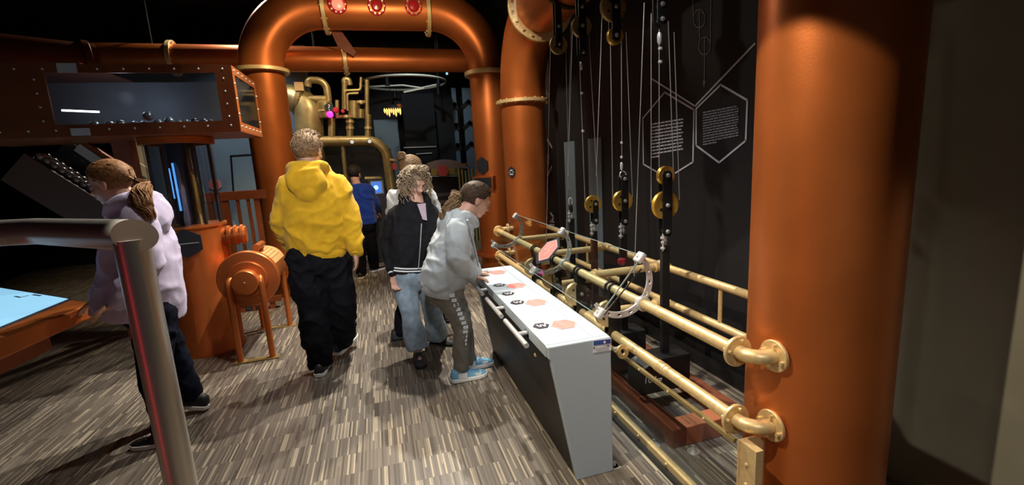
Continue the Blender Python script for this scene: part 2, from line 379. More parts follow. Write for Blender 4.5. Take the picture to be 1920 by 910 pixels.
# ------------------------------------------------------------------ copper pipe archway across the hall
YA = 6.0
L1, L2 = V((-1.13, 6.05, 0)), V((1.50, 5.95, 0))
zl = PY(497, 133, 6.0).z; HZ2 = zl+.70
t = thing('copper_pipe_archway', 'copper pipe archway over the aisle with red lamps on its top', 'pipe', L1)
MB().tube(fillet([L1, L1+V((0, 0, HZ2)), L2+V((0, 0, HZ2)), L2], .70, 16), AR, 48).build('pipe', COPPER, t)
flange(t, L1+V((0, 0, zl)), (0, 0, 1), AR, .055, .04, 0); flange(t, L2+V((0, 0, zl-.05)), (0, 0, 1), AR, .06, .05, 0)
flange(t, L2+V((0, 0, .24)), (0, 0, 1), AR, .07, .045, 0, COPPER); flange(t, L1+V((0, 0, .24)), (0, 0, 1), AR, .07, .045, 0, COPPER)
dx = (L2-L1).normalized()
for u in (612, 802):
    q = PY(u, 40, 6.0); flange(t, V((q.x, 6.0, HZ2)), dx, AR, .06, .045, 12, br=.010)
for i, (u, v) in enumerate(((633, 8), (706, 11), (775, 12))):
    p = PY(u, v, 6.0-AR-.01); n_ = V((0, -1, min(.6, (p.z-HZ2)/AR))).normalized()
    lamp = MB().lathe(p-n_*.03, n_, [(.10, 0), (.10, .045), (.085, .055), (.085, .0)], 24).build('lamp_housing', REDDARK, t)
    MB().lathe(p, n_, [(.062, .0), (.062, .03), (.045, .048), (.0, .055)], 20).build('lamp_lens', REDLIT if i == 0 else REDDARK, lamp)
    bolts(p+n_*.02, n_, .082, 10, .011, .014).build('bolt_ring', CHROME, lamp, kind='stuff')
hex_on_cyl(t, 905, 311, L2, AR, .10, .115, NAVY)
p = on_cyl(908, 343, L2, AR); n_ = V((p.x-L2.x, p.y-L2.y, 0)).normalized(); x = V((-n_.y, n_.x, 0)); M3 = Matrix((x, V((0, 0, 1)), n_)).transposed()
pl = MB().box(p-n_*.01, (.30, .17, .08), M=M3).build('plaque_frame', COPPER, t, bev=.004); MB().box(p+n_*.031, (.26, .13, .006), M=M3).build('plaque', NAVY, pl, smooth=False)

# the horizontal copper pipe behind it
zp, Yp = 2.9, 6.72; x0, x1 = PZ(122, 98, zp).x, 1.42
t = thing('copper_pipe', 'long horizontal copper pipe with brass collars running behind the archway', 'pipe', ((x0+x1)/2, Yp, zp))
MB().tube([(x0, Yp-.05, zp), (x1, Yp+.05, zp)], .155, 36).build('pipe', COPPER, t)
for u in (325, 647):
    q = PY(u, 105, Yp); flange(t, (q.x, Yp, zp), (1, 0, 0), .155, .05, .05, 10, br=.009)
for xx in (-2.4, -.6, 1.0): MB().cyl((xx, Yp, zp+.13), (xx, Yp, 4.3), .012, n=8).build('hanger_rod', CEIL, t)
# brown beam bits crossing above
tag(MB().prism([PY(u, v, 6.42) for u, v in ((620, 58), (640, 58), (668, 98), (663, 106), (634, 88))], (0, .02, 0)).build('ceiling_strap', RUST, smooth=False), 'dark brown flat strap slung between archway and horizontal copper pipe', 'strap')
t = thing('fat_copper_duct', 'short fat copper duct lying above the ball hopper', 'duct', (-2.9, 4.9, 2.45))
MB().tube([(-3.6, 4.5, 2.52), (-2.35, 5.3, 2.52)], .19, 32).build('pipe', COPPERD, t)
for k in (.2, .55, .95): flange(t, V((-3.6, 4.5, 2.52)).lerp(V((-2.35, 5.3, 2.52)), k), (1.25, .8, 0), .19, .025, .05, 0, COPPERD)
MB().bx(-3.2, -2.7, 4.7, 4.95, 2.25, 2.34).build('cradle', COPPERD, t)

# ------------------------------------------------------------------ ball hopper
HX0, HX1, HY0, HY1, HZ0, HZ1 = -2.75, -.94, 3.95, 4.66, 1.795, 2.262
t = thing('ball_hopper', 'long copper hopper box with riveted glazed sides above the girl', 'hopper', (-1.85, 4.3, HZ0))
w0, w1, wz0, wz1 = -2.06, -1.05, 1.866, 2.205; th = .012
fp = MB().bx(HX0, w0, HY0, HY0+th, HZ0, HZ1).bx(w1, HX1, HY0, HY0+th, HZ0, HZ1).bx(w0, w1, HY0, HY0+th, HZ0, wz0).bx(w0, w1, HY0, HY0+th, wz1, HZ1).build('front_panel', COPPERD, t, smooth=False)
MB().bx(w0, w1, HY0+.004, HY0+.009, wz0, wz1).build('front_pane', GLASSD, t, smooth=False)
ep = MB().bx(HX1-th, HX1, HY0, HY0+.07, HZ0, HZ1).bx(HX1-th, HX1, HY1-.05, HY1, HZ0, HZ1).bx(HX1-th, HX1, HY0+.07, HY1-.05, HZ0, HZ0+.06).bx(HX1-th, HX1, HY0+.07, HY1-.05, HZ1-.06, HZ1).build('end_panel', COPPER, t, smooth=False)
MB().bx(HX1-.009, HX1-.004, HY0+.07, HY1-.05, HZ0+.06, HZ1-.06).build('end_pane', GLASSD, t, smooth=False)
MB().bx(HX0, HX1-th, HY1-th, HY1, HZ0, HZ1).build('back_panel', mat('hopper_inside', (.30, .33, .38), .5, .1), t, smooth=False)
MB().bx(HX0, HX1, HY0, HY1, HZ0-.012, HZ0).build('bottom_panel', COPPERD, t, smooth=False)
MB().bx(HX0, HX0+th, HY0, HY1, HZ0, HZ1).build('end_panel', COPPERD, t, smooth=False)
MB().bx(HX0, HX0+.9, HY0, HY1, HZ1, HZ1+.012).build('top_panel', COPPERD, t, smooth=False)
m = MB()
for k in range(12):
    xx = HX0+.08+k*.152
    for zz in (HZ0+.035, HZ1-.03): m.ball((xx, HY0, zz), .008, 8, 5)
for k in range(4):
    for xx in (w0-.06, w1+.05): m.ball((xx, HY0, HZ0+.1+k*.09), .008, 8, 5)
m.build('rivet', CHROME, fp, kind='stuff')
m = MB()
for k in range(6):
    for zz in (HZ0+.03, HZ1-.03): m.ball((HX1, HY0+.06+k*.115, zz), .008, 8, 5)
for k in range(3):
    for yy in (HY0+.035, HY1-.025): m.ball((HX1, yy, HZ0+.12+k*.11), .008, 8, 5)
m.build('rivet', CHROME, ep, kind='stuff')
for zz, hz in ((HZ1-.025, .06), (HZ0+.02, .05)):
    MB().bx(-1.98, -1.87, HY0-.006, HY0, zz-hz/2, zz+hz/2).build('joint_plate', ALU, t, smooth=False)
MB().bx(HX0+th, HX1-th, HY0+.015, HY1-th, HZ0+.02, HZ0+.038).build('tray', COPPERD, t, smooth=False)
a, b = PY(116, 207, 4.3), PY(186, 210, 4.3)
MB().cyl(a, b, .007, n=8).build('white_bar', WHITELIT, t)  # glowing white bar behind the front pane
point('hopper_fill', (-1.75, 4.25, 2.08), 1.6, (.85, .92, 1), .05)  # fill lamp added to brighten the hopper inside
rnd = random.Random(4)
bm0 = MB().ball((0, 0, 0), .033, 16, 10).build('metal_ball', BALL)
balls = [(176, 0), (205, 0), (226, 0), (252, 0), (270, 0), (279, 1.7), (297, 0), (318, 0.35), (335, 0), (349, 0), (365, 0), (383, 0), (395, 0)]
first = True
def ball_at(loc, label, group):
    global first
    if first: o = bm0; first = False
    else: o = bm0.copy(); COL.objects.link(o)
    o.location = loc; return tag(o, label, 'ball', group)
for u, k in balls:
    q = PY(u, 229, HY0+.10+rnd.uniform(0, .12)); ball_at((q.x, q.y, HZ0+.0715+k*.036+rnd.uniform(0, .004)), 'dark metal ball lying inside the glazed hopper', 'balls in the hopper')

# ball chute beside it
t = thing('ball_chute', 'dark brown sloping chute full of metal balls behind the girl in lilac', 'chute', PY(60, 300, 4.5))
c0, c1 = PY(46, 290, 4.45), PY(215, 395, 4.45); d = (c1-c0).normalized(); up = V((0, -1, 0)).cross(d); up = up if up.z > 0 else -up
MB().beam(c0-up*.12, c1-up*.12, .03, .26, up).build('side_panel', mat('dark_brown_panel', (.085, .036, .02), .5), t, smooth=False)
MB().beam(c0-up*.03+V((0, .16, 0)), c1-up*.03+V((0, .16, 0)), .32, .02, up).build('bed', RUST, t, smooth=False)
MB().beam(c0+up*.02+V((0, .34, 0)), c1+up*.02+V((0, .34, 0)), .03, .30, up).build('back_panel', mat('chute_glass', (.03, .045, .05), .2, .2), t, smooth=False)
for k in (.9,):
    q = c0.lerp(c1, k); MB().beam(V((q.x, q.y+.05, 0)), q-up*.2+V((0, .05, 0)), .05, .05).build('leg', RUST, t)
for k in range(22):
    s_ = .08+.9*(k//2)/11; q = c0.lerp(c1, s_)+up*.025+V((0, .06+(k % 2)*.075, 0))
    ball_at(q, 'dark metal ball rolling down the sloping chute', 'balls on the chute')

# copper posts and braces under the hopper
t = thing('hopper_stand', 'brown steel stand with a diagonal brace under the hopper', 'stand', (PY(215, 400, 4.5).x, 4.5, 0))
q = PY(238, 300, 4.55); MB().beam((q.x, 4.55, 0), (q.x, 4.55, HZ0-.012), .12, .12).build('post', RUST, t, smooth=False)
MB().beam(PY(152, 268, 4.6), PY(222, 312, 4.6), .05, .06).build('brace', COPPERD, t, smooth=False)
MB().beam(PY(146, 276, 4.58), PY(200, 313, 4.58), .03, .07).build('brace', mat('pale_steel', (.42, .38, .33), .5), t, smooth=False)
t = thing('pale_pillars', 'pale posts with a diagonal rod standing behind the acrylic tube', 'post', (PY(262, 400, 5.6).x, 5.6, 0))
for u in (240, 268):
    q = PY(u, 300, 5.6); MB().beam((q.x, 5.6, 0), (q.x, 5.6, 2.1), .075, .06).build('post', mat('pale_post', (.45, .42, .34), .6), t, smooth=False)
MB().beam(PY(245, 298, 5.5), PY(282, 322, 5.5), .03, .03).build('rod', mat('pale_post', (.5, .5, .5)), t)
MB().beam(PY(228, 400, 5.6), PY(290, 400, 5.6), .05, .05).build('crossbar', RUST, t)

# ------------------------------------------------------------------ ball lift: copper pedestal with an acrylic tube
c = PY(362, 432, 4.36); PC = V((c.x, 4.36, 0)); pz = 1.085
t = thing('ball_lift', 'copper drum pedestal carrying a tall clear acrylic tube', 'machine', PC)
MB().lathe(PC, (0, 0, 1), [(.245, 0), (.245, .02), (.238, .03), (.238, pz-.03), (.248, pz-.02), (.248, pz), (.0, pz)], 48).build('pedestal', COPPER, t)
MB().lathe(PC, (0, 0, 1), [(.232, pz), (.232, HZ0-.012), (.226, HZ0-.012), (.226, pz)], 48, True).build('acrylic_tube', ACRYL, t)
for k in range(6):
    a = k*PI/3+.3; MB().cyl(PC+V((.205*math.cos(a), .205*math.sin(a), pz)), PC+V((.205*math.cos(a), .205*math.sin(a), HZ0-.012)), .012, n=10).build('rod', mat('dark_rod', (.12, .09, .07), .35, .6), t)
MB().cyl(PC+V((0, .03, pz)), PC+V((0, .03, HZ0-.012)), .10, n=24).build('core', mat('lift_core', (.05, .05, .07), .25, .5), t)
MB().cyl(PC+V((-.03, -.085, pz+.12)), PC+V((-.03, -.085, pz+.50)), .008, n=8).build('reflection_streak', BLUEREFL, t)  # blue screen's reflection in the acrylic, put in as glowing streaks
MB().cyl(PC+V((-.06, -.08, pz+.22)), PC+V((-.06, -.08, pz+.46)), .005, n=8).build('reflection_streak', BLUEREFL, t)
MB().cyl(PC+V((.09, -.06, pz)), PC+V((.09, -.06, pz+.4)), .008, n=8).build('brass_rod', BRASS, t)
MB().ring(PC+V((0, 0, HZ0-.04)), (0, 0, 1), .2, .255, .05, 48).build('collar', COPPER, t)
hex_on_cyl(t, 349, 457, PC, .238, .125, .115, NAVY, 'hexagon_sign', marks=[(0, .0, .18, .006)])
q = PC+V((.2, -.02, .965))
el = MB().cyl(q, q+V((.19, .02, 0)), .07, n=28).build('outlet_pipe', COPPER, t)
for k in range(3): MB().ring(q+V((.07+.048*k, .005*k, 0)), (1, .08, 0), .066, .085, .02, 28).build('collar_ring', COPPER, el)

# copper railing with panes behind
t = thing('copper_railing', 'copper framed railing with clear panes beside the pedestal', 'railing', (PY(440, 480, 5.4).x, 5.4, 0))
a, b = PY(384, 372, 5.4), PY(498, 362, 5.4); zt = (a.z+b.z)/2
MB().bx(a.x, b.x, 5.37, 5.43, zt-.045, zt+.045).build('top_rail', COPPERD, t, smooth=False)
for u, w in ((425, .10), (400, .05), (452, .025), (472, .025), (488, .05)):
    q = PY(u, 420, 5.4); MB().bx(q.x-w/2, q.x+w/2, 5.38, 5.42, 0, zt-.045).build('post', COPPERD, t, smooth=False)
MB().bx(a.x, b.x, 5.37, 5.43, .08, .14).build('bottom_rail', COPPERD, t, smooth=False)
MB().bx(a.x, b.x, 5.395, 5.402, .14, zt-.045).build('pane', GLASS, t, smooth=False)

# ------------------------------------------------------------------ copper barrel on tube legs
GX0, GX1, GY0, GY1 = -1.175, -.945, 3.88, 4.67; GZ = .655; gx = -1.045
t = thing('copper_drum_machine', 'copper drum with a top handle lying on bent tube legs', 'machine', (gx, 4.27, 0))
MB().lathe((gx, 3.98, GZ), (0, 1, 0), [(.16, 0), (.16, .62), (.15, .65), (.0, .65)], 40).build('drum', COPPER, t)
MB().lathe((gx, 3.925, GZ), (0, 1, 0), [(.0, 0), (.215, 0), (.222, .01), (.222, .05), (.215, .06), (.0, .06)], 44).build('end_disc', COPPER, t)
MB().lathe((gx, 3.90, GZ), (0, 1, 0), [(.0, 0), (.14, 0), (.145, .008), (.145, .03), (.0, .03)], 40).build('end_plate', COPPER, t)
hb = MB().lathe((gx, 3.82, GZ-.005), (0, 1, 0), [(.0, 0), (.088, 0), (.094, .008), (.094, .085), (.0, .085)], 32).build('hub', COPPER, t)
MB().ball((gx, 3.82, GZ-.005), .008, 8, 6).build('centre_pin', BRASS, hb)
m = MB(); n = 9
for i in range(2):
    for k in range(n+1):
        a = math.radians(20+80*k/n); rr = .162 if i == 0 else .166
        for yy in (4.04, 4.56): m.v.append(V((gx+.0+math.cos(a)*rr, yy, GZ+math.sin(a)*rr)))
L = 2*(n+1)
for k in range(n): m.f += [(2*k, 2*k+1, 2*k+3, 2*k+2), (L+2*k, L+2*k+2, L+2*k+3, L+2*k+1)]
for k in range(n): m.f += [(2*k, 2*k+2, L+2*k+2, L+2*k), (2*k+1, L+2*k+1, L+2*k+3, 2*k+3)]
m.f += [(0, L, L+1, 1), (2*n, 2*n+1, L+2*n+1, L+2*n)]
pl = m.build('label_plate', mat('tan_plate', (.62, .36, .13), .5, .2, var=.06, vscale=30), t)
for k in range(5):
    a = math.radians(38+11*k); q = V((gx+math.cos(a)*.1665, 4.30, GZ+math.sin(a)*.1665)); nn = V((math.cos(a), 0, math.sin(a)))
    MB().box(q, (.004, .40-.05*(k % 2), .0015), M=Matrix((V((0, 1, 0)).cross(nn), V((0, 1, 0)), nn)).transposed()).build('print_line', RUST, pl, smooth=False)
hd = MB().tube([(gx+.05, 4.08, GZ+.222), (gx+.05, 4.30, GZ+.222)], .026, 14).build('handle', COPPER, t)
for yy in (4.13, 4.29): MB().beam((gx+.035, yy-.02, GZ+.13), (gx+.05, yy-.02, GZ+.222), .03, .035).build('handle_bracket', COPPER, hd)
for yy, sgn in ((GY0, 1), (GY1, -1)):
    for xx, bx_ in ((GX0, gx-.10), (GX1, gx+.085)):
        MB().tube(fillet([(xx, yy, 0.012), (xx, yy, GZ+.02), (bx_+(.03 if xx < gx else -.03), yy+.10*sgn, GZ+.02)], .05, 6), .023, 16).build('leg', COPPER, t)
    MB().bx(GX0-.05, GX1+.05, yy-.035, yy+.035, 0, .012).build('foot_plate', BRASSD, t, smooth=False)

# ------------------------------------------------------------------ touch-screen table
TZ = .75; corner = PZ(152, 572, TZ)
t = thing('touch_table', 'copper table with a lit pale blue touch screen beside the girl in lilac', 'table', (-3.0, 3.0, 0))
e1 = PZ(0, 640, TZ)-PZ(160, 578, TZ); e1.normalize()
A_ = PZ(172, 568, TZ); B_ = A_+V((-.10, -1.0, 0)).normalized()*1.15; C_ = A_+V((-.83, .72, 0)).normalized()*1.15
D_ = V((-3.75, C_.y, 0)); E_ = V((-3.75, B_.y, 0)); poly = [V((q.x, q.y, TZ-.09)) for q in (A_, C_, D_, E_, B_)]
MB().prism(poly, (0, 0, .09)).build('table_top', COPPER, t, smooth=False, bev=.008)
S1 = PZ(137, 562, TZ); S0 = PZ(0, 619, TZ); S2 = PZ(0, 540, TZ); ex = S1+(S2-S1)*1.0; en = S1+(S0-S1)*1.45
sp = [S1, S2, S2+V((-.5, .02, 0)), V((S2.x-.5, en.y, TZ)), en]
bz = MB().prism([q+V((0, 0, .001)) for q in sp], (0, 0, .006)).build('screen_bezel', NAVY, t, smooth=False)
cen = sum(sp, V())/5
scr = MB().prism([q.lerp(cen, .035)+V((0, 0, .0075)) for q in sp], (0, 0, .002)).build('screen', SCREEN, t, smooth=False)
MB().outline([PZ(28, 556, TZ+.01), PZ(38, 558, TZ+.01), PZ(52, 555, TZ+.01)], .012, (0, 0, .001)).build('screen_mark', NAVY, scr, smooth=False)
MB().outline([PZ(62, 553, TZ+.01), PZ(76, 555, TZ+.01)], .015, (0, 0, .001)).build('screen_mark', NAVY, scr, smooth=False)
ap = [V((-2.9, 3.0, TZ-.16))+(q-V((-2.9, 3.0, 0)))*.82 for q in poly]
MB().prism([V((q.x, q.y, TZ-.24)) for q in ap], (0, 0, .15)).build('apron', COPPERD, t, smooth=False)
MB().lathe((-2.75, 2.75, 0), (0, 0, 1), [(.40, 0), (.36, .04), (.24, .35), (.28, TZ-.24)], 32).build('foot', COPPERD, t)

# ------------------------------------------------------------------ steel barrier post
P0 = V((-.585, 1.31, 0)); pzt = 1.325; rdir = (PZ(0, 431, pzt)-V((P0.x, P0.y, pzt))).normalized()
t = thing('steel_barrier', 'brushed steel tube barrier with a round post in the foreground', 'barrier', P0)
MB().cyl(P0, P0+V((0, 0, pzt-.01)), .036, n=40).build('post', STEEL, t)
top = P0+V((0, 0, pzt)); cp = (rdir+V((-.32, .55, .0))).normalized()
# end cap plane faces the camera: the tube is cut obliquely
pth = [top-rdir*.005, top+rdir*.45, top+rdir*1.3+V((0, .05, .0))]
far = top+rdir*.45+V((-1.4, .05, 0))
m = MB(); ring = []; x_, y_ = V((0, 0, 1)), rdir.cross(V((0, 0, 1))).normalized(); nrm = V((.28, -.93, .22)).normalized(); R_ = .0385
def rp(base, a): return base+x_*(math.cos(a)*R_)+y_*(math.sin(a)*R_)
r0 = []
for k in range(40):
    q = rp(top, 2*PI*k/40); s_ = (top+(-nrm*-.02)-q).dot(nrm)/rdir.dot(nrm); r0.append(q+rdir*max(-.12, min(.12, s_)))
r1 = [rp(pth[1], 2*PI*k/40) for k in range(40)]; m.loft([r0, r1]); m.build('rail', STEEL, t)
MB().tube([pth[1], pth[1]+rdir*.08, pth[1]+rdir*.13+V((-.05, 0, 0)), pth[1]+V((-.3, .10, 0)), far], .0385, 32).build('rail', STEEL, t)
MB().loft([[q+nrm*.0 for q in r0], [q+nrm*.003 for q in r0]]).build('end_cap', mat('satin_steel_cap', (.20, .155, .135), .5, .6), t)
MB().cyl((far.x, far.y, 0), (far.x, far.y, pzt), .036, n=32).build('post', STEEL, t)
MB().lathe(P0, (0, 0, 1), [(.07, 0), (.07, .01), (.0, .01)], 32).build('base_plate', STEEL, t)

# ------------------------------------------------------------------ brass rails between the arch legs
RX, RZ1, RZ2, BX = 1.20, .72, .45, 1.76
t = thing('brass_railing', 'brass pipe railing with elbows and flanges joining the copper arch legs', 'railing', (RX, 3.0, 0))
for z, dz in ((RZ1, 0), (RZ2, .0)):
    MB().tube(fillet([(1.33, 1.205, z), (RX, 1.205, z), (RX, 4.80, z), (1.42, 4.80, z)], .065, 8), .026, 24).build('front_rail', BRASS, t)
    for c, ax in (((RX, 1.285, z), (0, 1, 0)), ((1.285, 1.205, z), (1, 0, 0)), ((RX, 4.70, z), (0, 1, 0)), ((1.33, 4.80, z), (1, 0, 0))):
        flange(t, c, ax, .026, .032, .014, 4, BRASS, .007, n=28)
for z in (.71, .475):
    MB().cyl((BX, 1.30, z), (BX, 4.74, z), .023, n=20).build('back_rail', BRASS, t)
for yy in (2.55, 3.31, 4.1):
    for z in (.715, .46):
        cb = MB().cyl((RX, yy, z), (BX, yy, z), .024, n=20).build('cross_rail', BRASS, t)
        for xx in (RX+.06, BX-.06): MB().ring((xx, yy, z), (1, 0, 0), .02, .036, .022, 20).build('collar', BRASS, cb)
        MB().cyl((BX, yy-.05, z), (BX, yy+.05, z), .029, n=20).build('tee_sleeve', BRASS, cb)
for yy in (2.02, 3.7): MB().cyl((BX, yy, .475), (BX, yy, .71), .012, n=12).build('tie_rod', BRASS, t)
for yy in (1.75, 2.35, 2.9, 3.55): MB().cyl((RX, yy-.035, RZ2), (RX, yy+.035, RZ2), .029, n=20).build('sleeve', BRASS, t)
c = PX(1167, 660, 1.13)
fl = MB().ring(c, (.2, -1, .25), .016, .036, .014, 28).build('open_flange', BRASS, t); bolts(c, (.2, -1, .25), .027, 4, .004, .012, .4).build('bolt_ring', BRASS, fl, kind='stuff')
MB().cyl(c+V((-.03, .03, .012)), c+V((.07, .10, -.03)), .008, n=8).build('stud', ALU, fl)

# clear barrier below the rails
t = thing('glass_barrier', 'clear glass kickboard with brass strips under the brass rails', 'barrier', (1.16, 3.0, 0))
MB().bx(1.157, 1.163, 1.24, 4.62, .035, .405).build('pane', GLASS, t, smooth=False)
st = MB().bx(1.145, 1.175, 1.24, 4.62, .018, .05).build('bottom_strip', BRASS, t, smooth=False)
ts = MB().bx(1.152, 1.168, 1.24, 4.62, .388, .404).build('top_strip', BRASSD, t, smooth=False)
MB().bx(1.12, 1.20, 1.24, 4.62, 0, .018).build('base_channel', BLACK, t, smooth=False)
m = MB(); m2 = MB()
for k in range(14): m.ball((1.145, 1.4+k*.235, .034), .008, 8, 5); m2.ball((1.152, 1.4+k*.235, .396), .006, 8, 5)
m.build('screw', BRASS, st, kind='stuff'); m2.build('screw', BRASS, ts, kind='stuff')
bp = MB().prism([(1.165, 1.232, 0), (1.275, 1.232, 0), (1.275, 1.232, .375), (1.245, 1.232, .405), (1.165, 1.232, .405)], (0, -.008, 0)).build('end_bracket', BRASS, t, smooth=False)
MB().bx(1.168, 1.20, 1.15, 1.224, 0, .405).build('end_bracket', BRASS, t, smooth=False)
m = MB()
for zz in (.06, .17, .28, .36): m.ball((1.22, 1.222, zz), .009, 8, 5); m.ball((1.168, 1.19, zz-.03), .008, 8, 5)
m.build('screw', BRASS, bp, kind='stuff')

# red-brown floor frame under the weights, with hold-down bolts
t = thing('floor_frame', 'red brown steel floor frame lying behind the glass kickboard', 'frame', (1.3, 3.0, 0))
MB().bx(1.27, 1.35, 1.76, 4.5, .0, .10).build('side_beam', RUST, t, smooth=False, bev=.004)
cb = MB().bx(1.35, 1.66, 1.76, 1.86, .0, .10).build('cross_beam', mat('orange_brown_steel', (.42, .15, .07), .5, .2), t, smooth=False, bev=.004)
MB().bx(1.66, 1.74, 1.76, 4.5, .0, .10).build('side_beam', RUST, t, smooth=False, bev=.004)
MB().bx(1.35, 1.66, 2.6, 2.7, .0, .10).build('cross_beam', RUST, t, smooth=False)
for u, v in ((1300, 848), (1226, 836)):
    q = PZ(u, v); an = MB().lathe(q, (0, 0, 1), [(.03, 0), (.03, .004), (.012, .004), (.012, .02), (.006, .02), (.006, .035), (0, .035)], 12).build('anchor_bolt', CHROME, t)

def text_mesh(txt, size, loc, ax, ay, material, parent, name, ext=.0006):
    cu = bpy.data.curves.new(name, 'FONT'); cu.body = txt; cu.size = size; cu.extrude = ext; cu.align_x = 'CENTER'; cu.align_y = 'CENTER'
    o = bpy.data.objects.new(name, cu); COL.objects.link(o)
    me = bpy.data.meshes.new_from_object(o.evaluated_get(bpy.context.evaluated_depsgraph_get())); bpy.data.objects.remove(o)
    ax, ay = V(ax).normalized(), V(ay).normalized(); M = Matrix((ax, ay, ax.cross(ay))).transposed().to_4x4(); off = OFF.get(parent.name, V())
    me.transform(Matrix.Translation(V(loc)-off) @ M); me.materials.clear(); me.materials.append(material)
    r = bpy.data.objects.new(name, me); COL.objects.link(r); r.parent = parent; OFF[r.name] = off; return r

# ------------------------------------------------------------------ pulley stations
def wheel(parent, c, r, th=.026, material=None):
    """grooved sheave in the xz plane with a dished face and lightening holes"""
    w = MB().lathe(c, (0, 1, 0), [(r*.2, -th*.5), (r*.72, -th*.42), (r*.78, -th*.5), (r, -th*.5), (r*.86, -th*.1), (r*.86, th*.1), (r, th*.5), (r*.78, th*.5), (r*.72, th*.42), (r*.2, th*.5)], 40).build('wheel', material or GOLD, parent)
    m_ = MB()
    for k in range(4):
        a = .6+k*PI/2; q = V(c)+V((math.cos(a)*r*.5, -th*.47, math.sin(a)*r*.5)); m_.lathe(q, (0, 1, 0), [(r*.11, -.0005), (r*.11, .003)], 12)
    m_.build('wheel_hole', BLACK, w, kind='stuff'); return w
def cheek(parent, x, y, z0, z1, w, boltz, gap=.036, tilt=0.):
    for s in (-1, 1):
        pts = []
        for k in range(9): a = PI*k/8; pts.append(V((x+math.cos(a)*w/2+tilt, y+s*gap/2, z1-w/2+math.sin(a)*w/2)))
        for k in range(9): a = PI+PI*k/8; pts.append(V((x+math.cos(a)*w/2, y+s*gap/2, z0+w/2+math.sin(a)*w/2)))
        p = MB().prism(pts, (0, .006*s, 0)).build('cheek_plate', BLACK, parent, smooth=False)
    m_ = MB()
    for z in boltz: m_.lathe((x+tilt*(z-z0)/(z1-z0), y-gap/2-.005, z), (0, -1, 0), [(.013, 0), (.013, .006), (.009, .012), (0, .014)], 10); m_.cyl((x, y-gap/2, z), (x, y+gap/2+.01, z), .007, n=8)
    m_.build('bolt', mat('dull_bolt', (.36, .35, .33), .36, .6), parent, kind='stuff')
def turnbuckle(parent, x, y, z0, z1):
    MB().cyl((x, y, z0), (x, y, z1), .005, n=8).cyl((x, y, z0+.012), (x, y, z0+.022), .014, n=6).cyl((x, y, z1-.03), (x, y, z1-.018), .014, n=6).cyl((x, y, (z0+z1)/2-.006), (x, y, (z0+z1)/2+.006), .011, n=6).build('threaded_stud', CHROME, parent)
SY = [2.18, 2.60, 3.03, 3.45]
kg = ['10 kg', None, None, None]
desc = ['black weight bar topped by two gold pulley wheels, marked 10 kg', 'black weight bar with one gold wheel and an eye bolt above it', 'black weight bar with a gold wheel on a short cheek plate', 'thin black weight bar hung from a bare shackle']
for i, yy in enumerate(SY):
    u0, v0 = ((1247, 385), (1167, 377), (1112, 383), (1070, 385))[i]
    c = PY(u0, v0, yy); x, z = c.x, c.z
    t = thing('pulley_weight', desc[i], 'weight', (x, yy, .1), 'weights under the pulleys')
    if i == 0:
        wheel(t, (x, yy, z), .078); wheel(t, (x+.003, yy, z+.163), .051)
        cheek(t, x, yy, z-.175, z+.19, .058, (z+.163, z, z-.145)); zb = z-.165
    elif i == 1:
        wheel(t, (x, yy, z), .066); cheek(t, x+.006, yy, z-.16, z+.165, .045, (z+.14, z, z-.13)); zb = z-.15
        MB().tube([V((x+.006+.022*math.cos(a), yy, z+.165+.022*math.sin(a))) for a in [2*PI*k/12 for k in range(12)]], .004, 8, closed=True).build('eye', CHROME, t)
    elif i == 2:
        wheel(t, (x, yy, z), .064); cheek(t, x+.01, yy, z-.15, z+.03, .042, (z, z-.12)); zb = z-.14
    else:
        MB().tube([V((x+.016*math.cos(a), yy, z+.03+.03*math.sin(a))) for a in [2*PI*k/14 for k in range(14)]], .005, 8, closed=True).build('shackle', CHROME, t)
        MB().lathe((x, yy, z-.06), (0, 0, 1), [(.013, 0), (.016, .02), (.016, .05), (.008, .07)], 12).build('swivel', BLACK, t); zb = z-.05
    for s in (-1, 1): turnbuckle(t, x+s*.017-.004, yy+s*.012, zb-.09, zb+.01)
    MB().bx(x-.024, x+.024, yy-.014, yy+.014, .28, zb-.06).build('bar', BLACK, t, smooth=False, bev=.003)
    wt = MB().prism([(x-.20, yy-.075, .10), (x+.12, yy-.075, .10), (x+.12, yy-.075, .30), (x-.10, yy-.075, .30), (x-.20, yy-.075, .25)], (0, .15, 0)).build('weight_block', BLACK, t, smooth=False, bev=.004)
    if kg[i]: text_mesh(kg[i], .055, (1.385, yy-.0770, .185), (1, 0, -.12), (.12, 0, 1), WHITE, wt, 'weight_text')
UP = [(1237, 20), (1152, 30), (1090, 55), (1046, 60)]
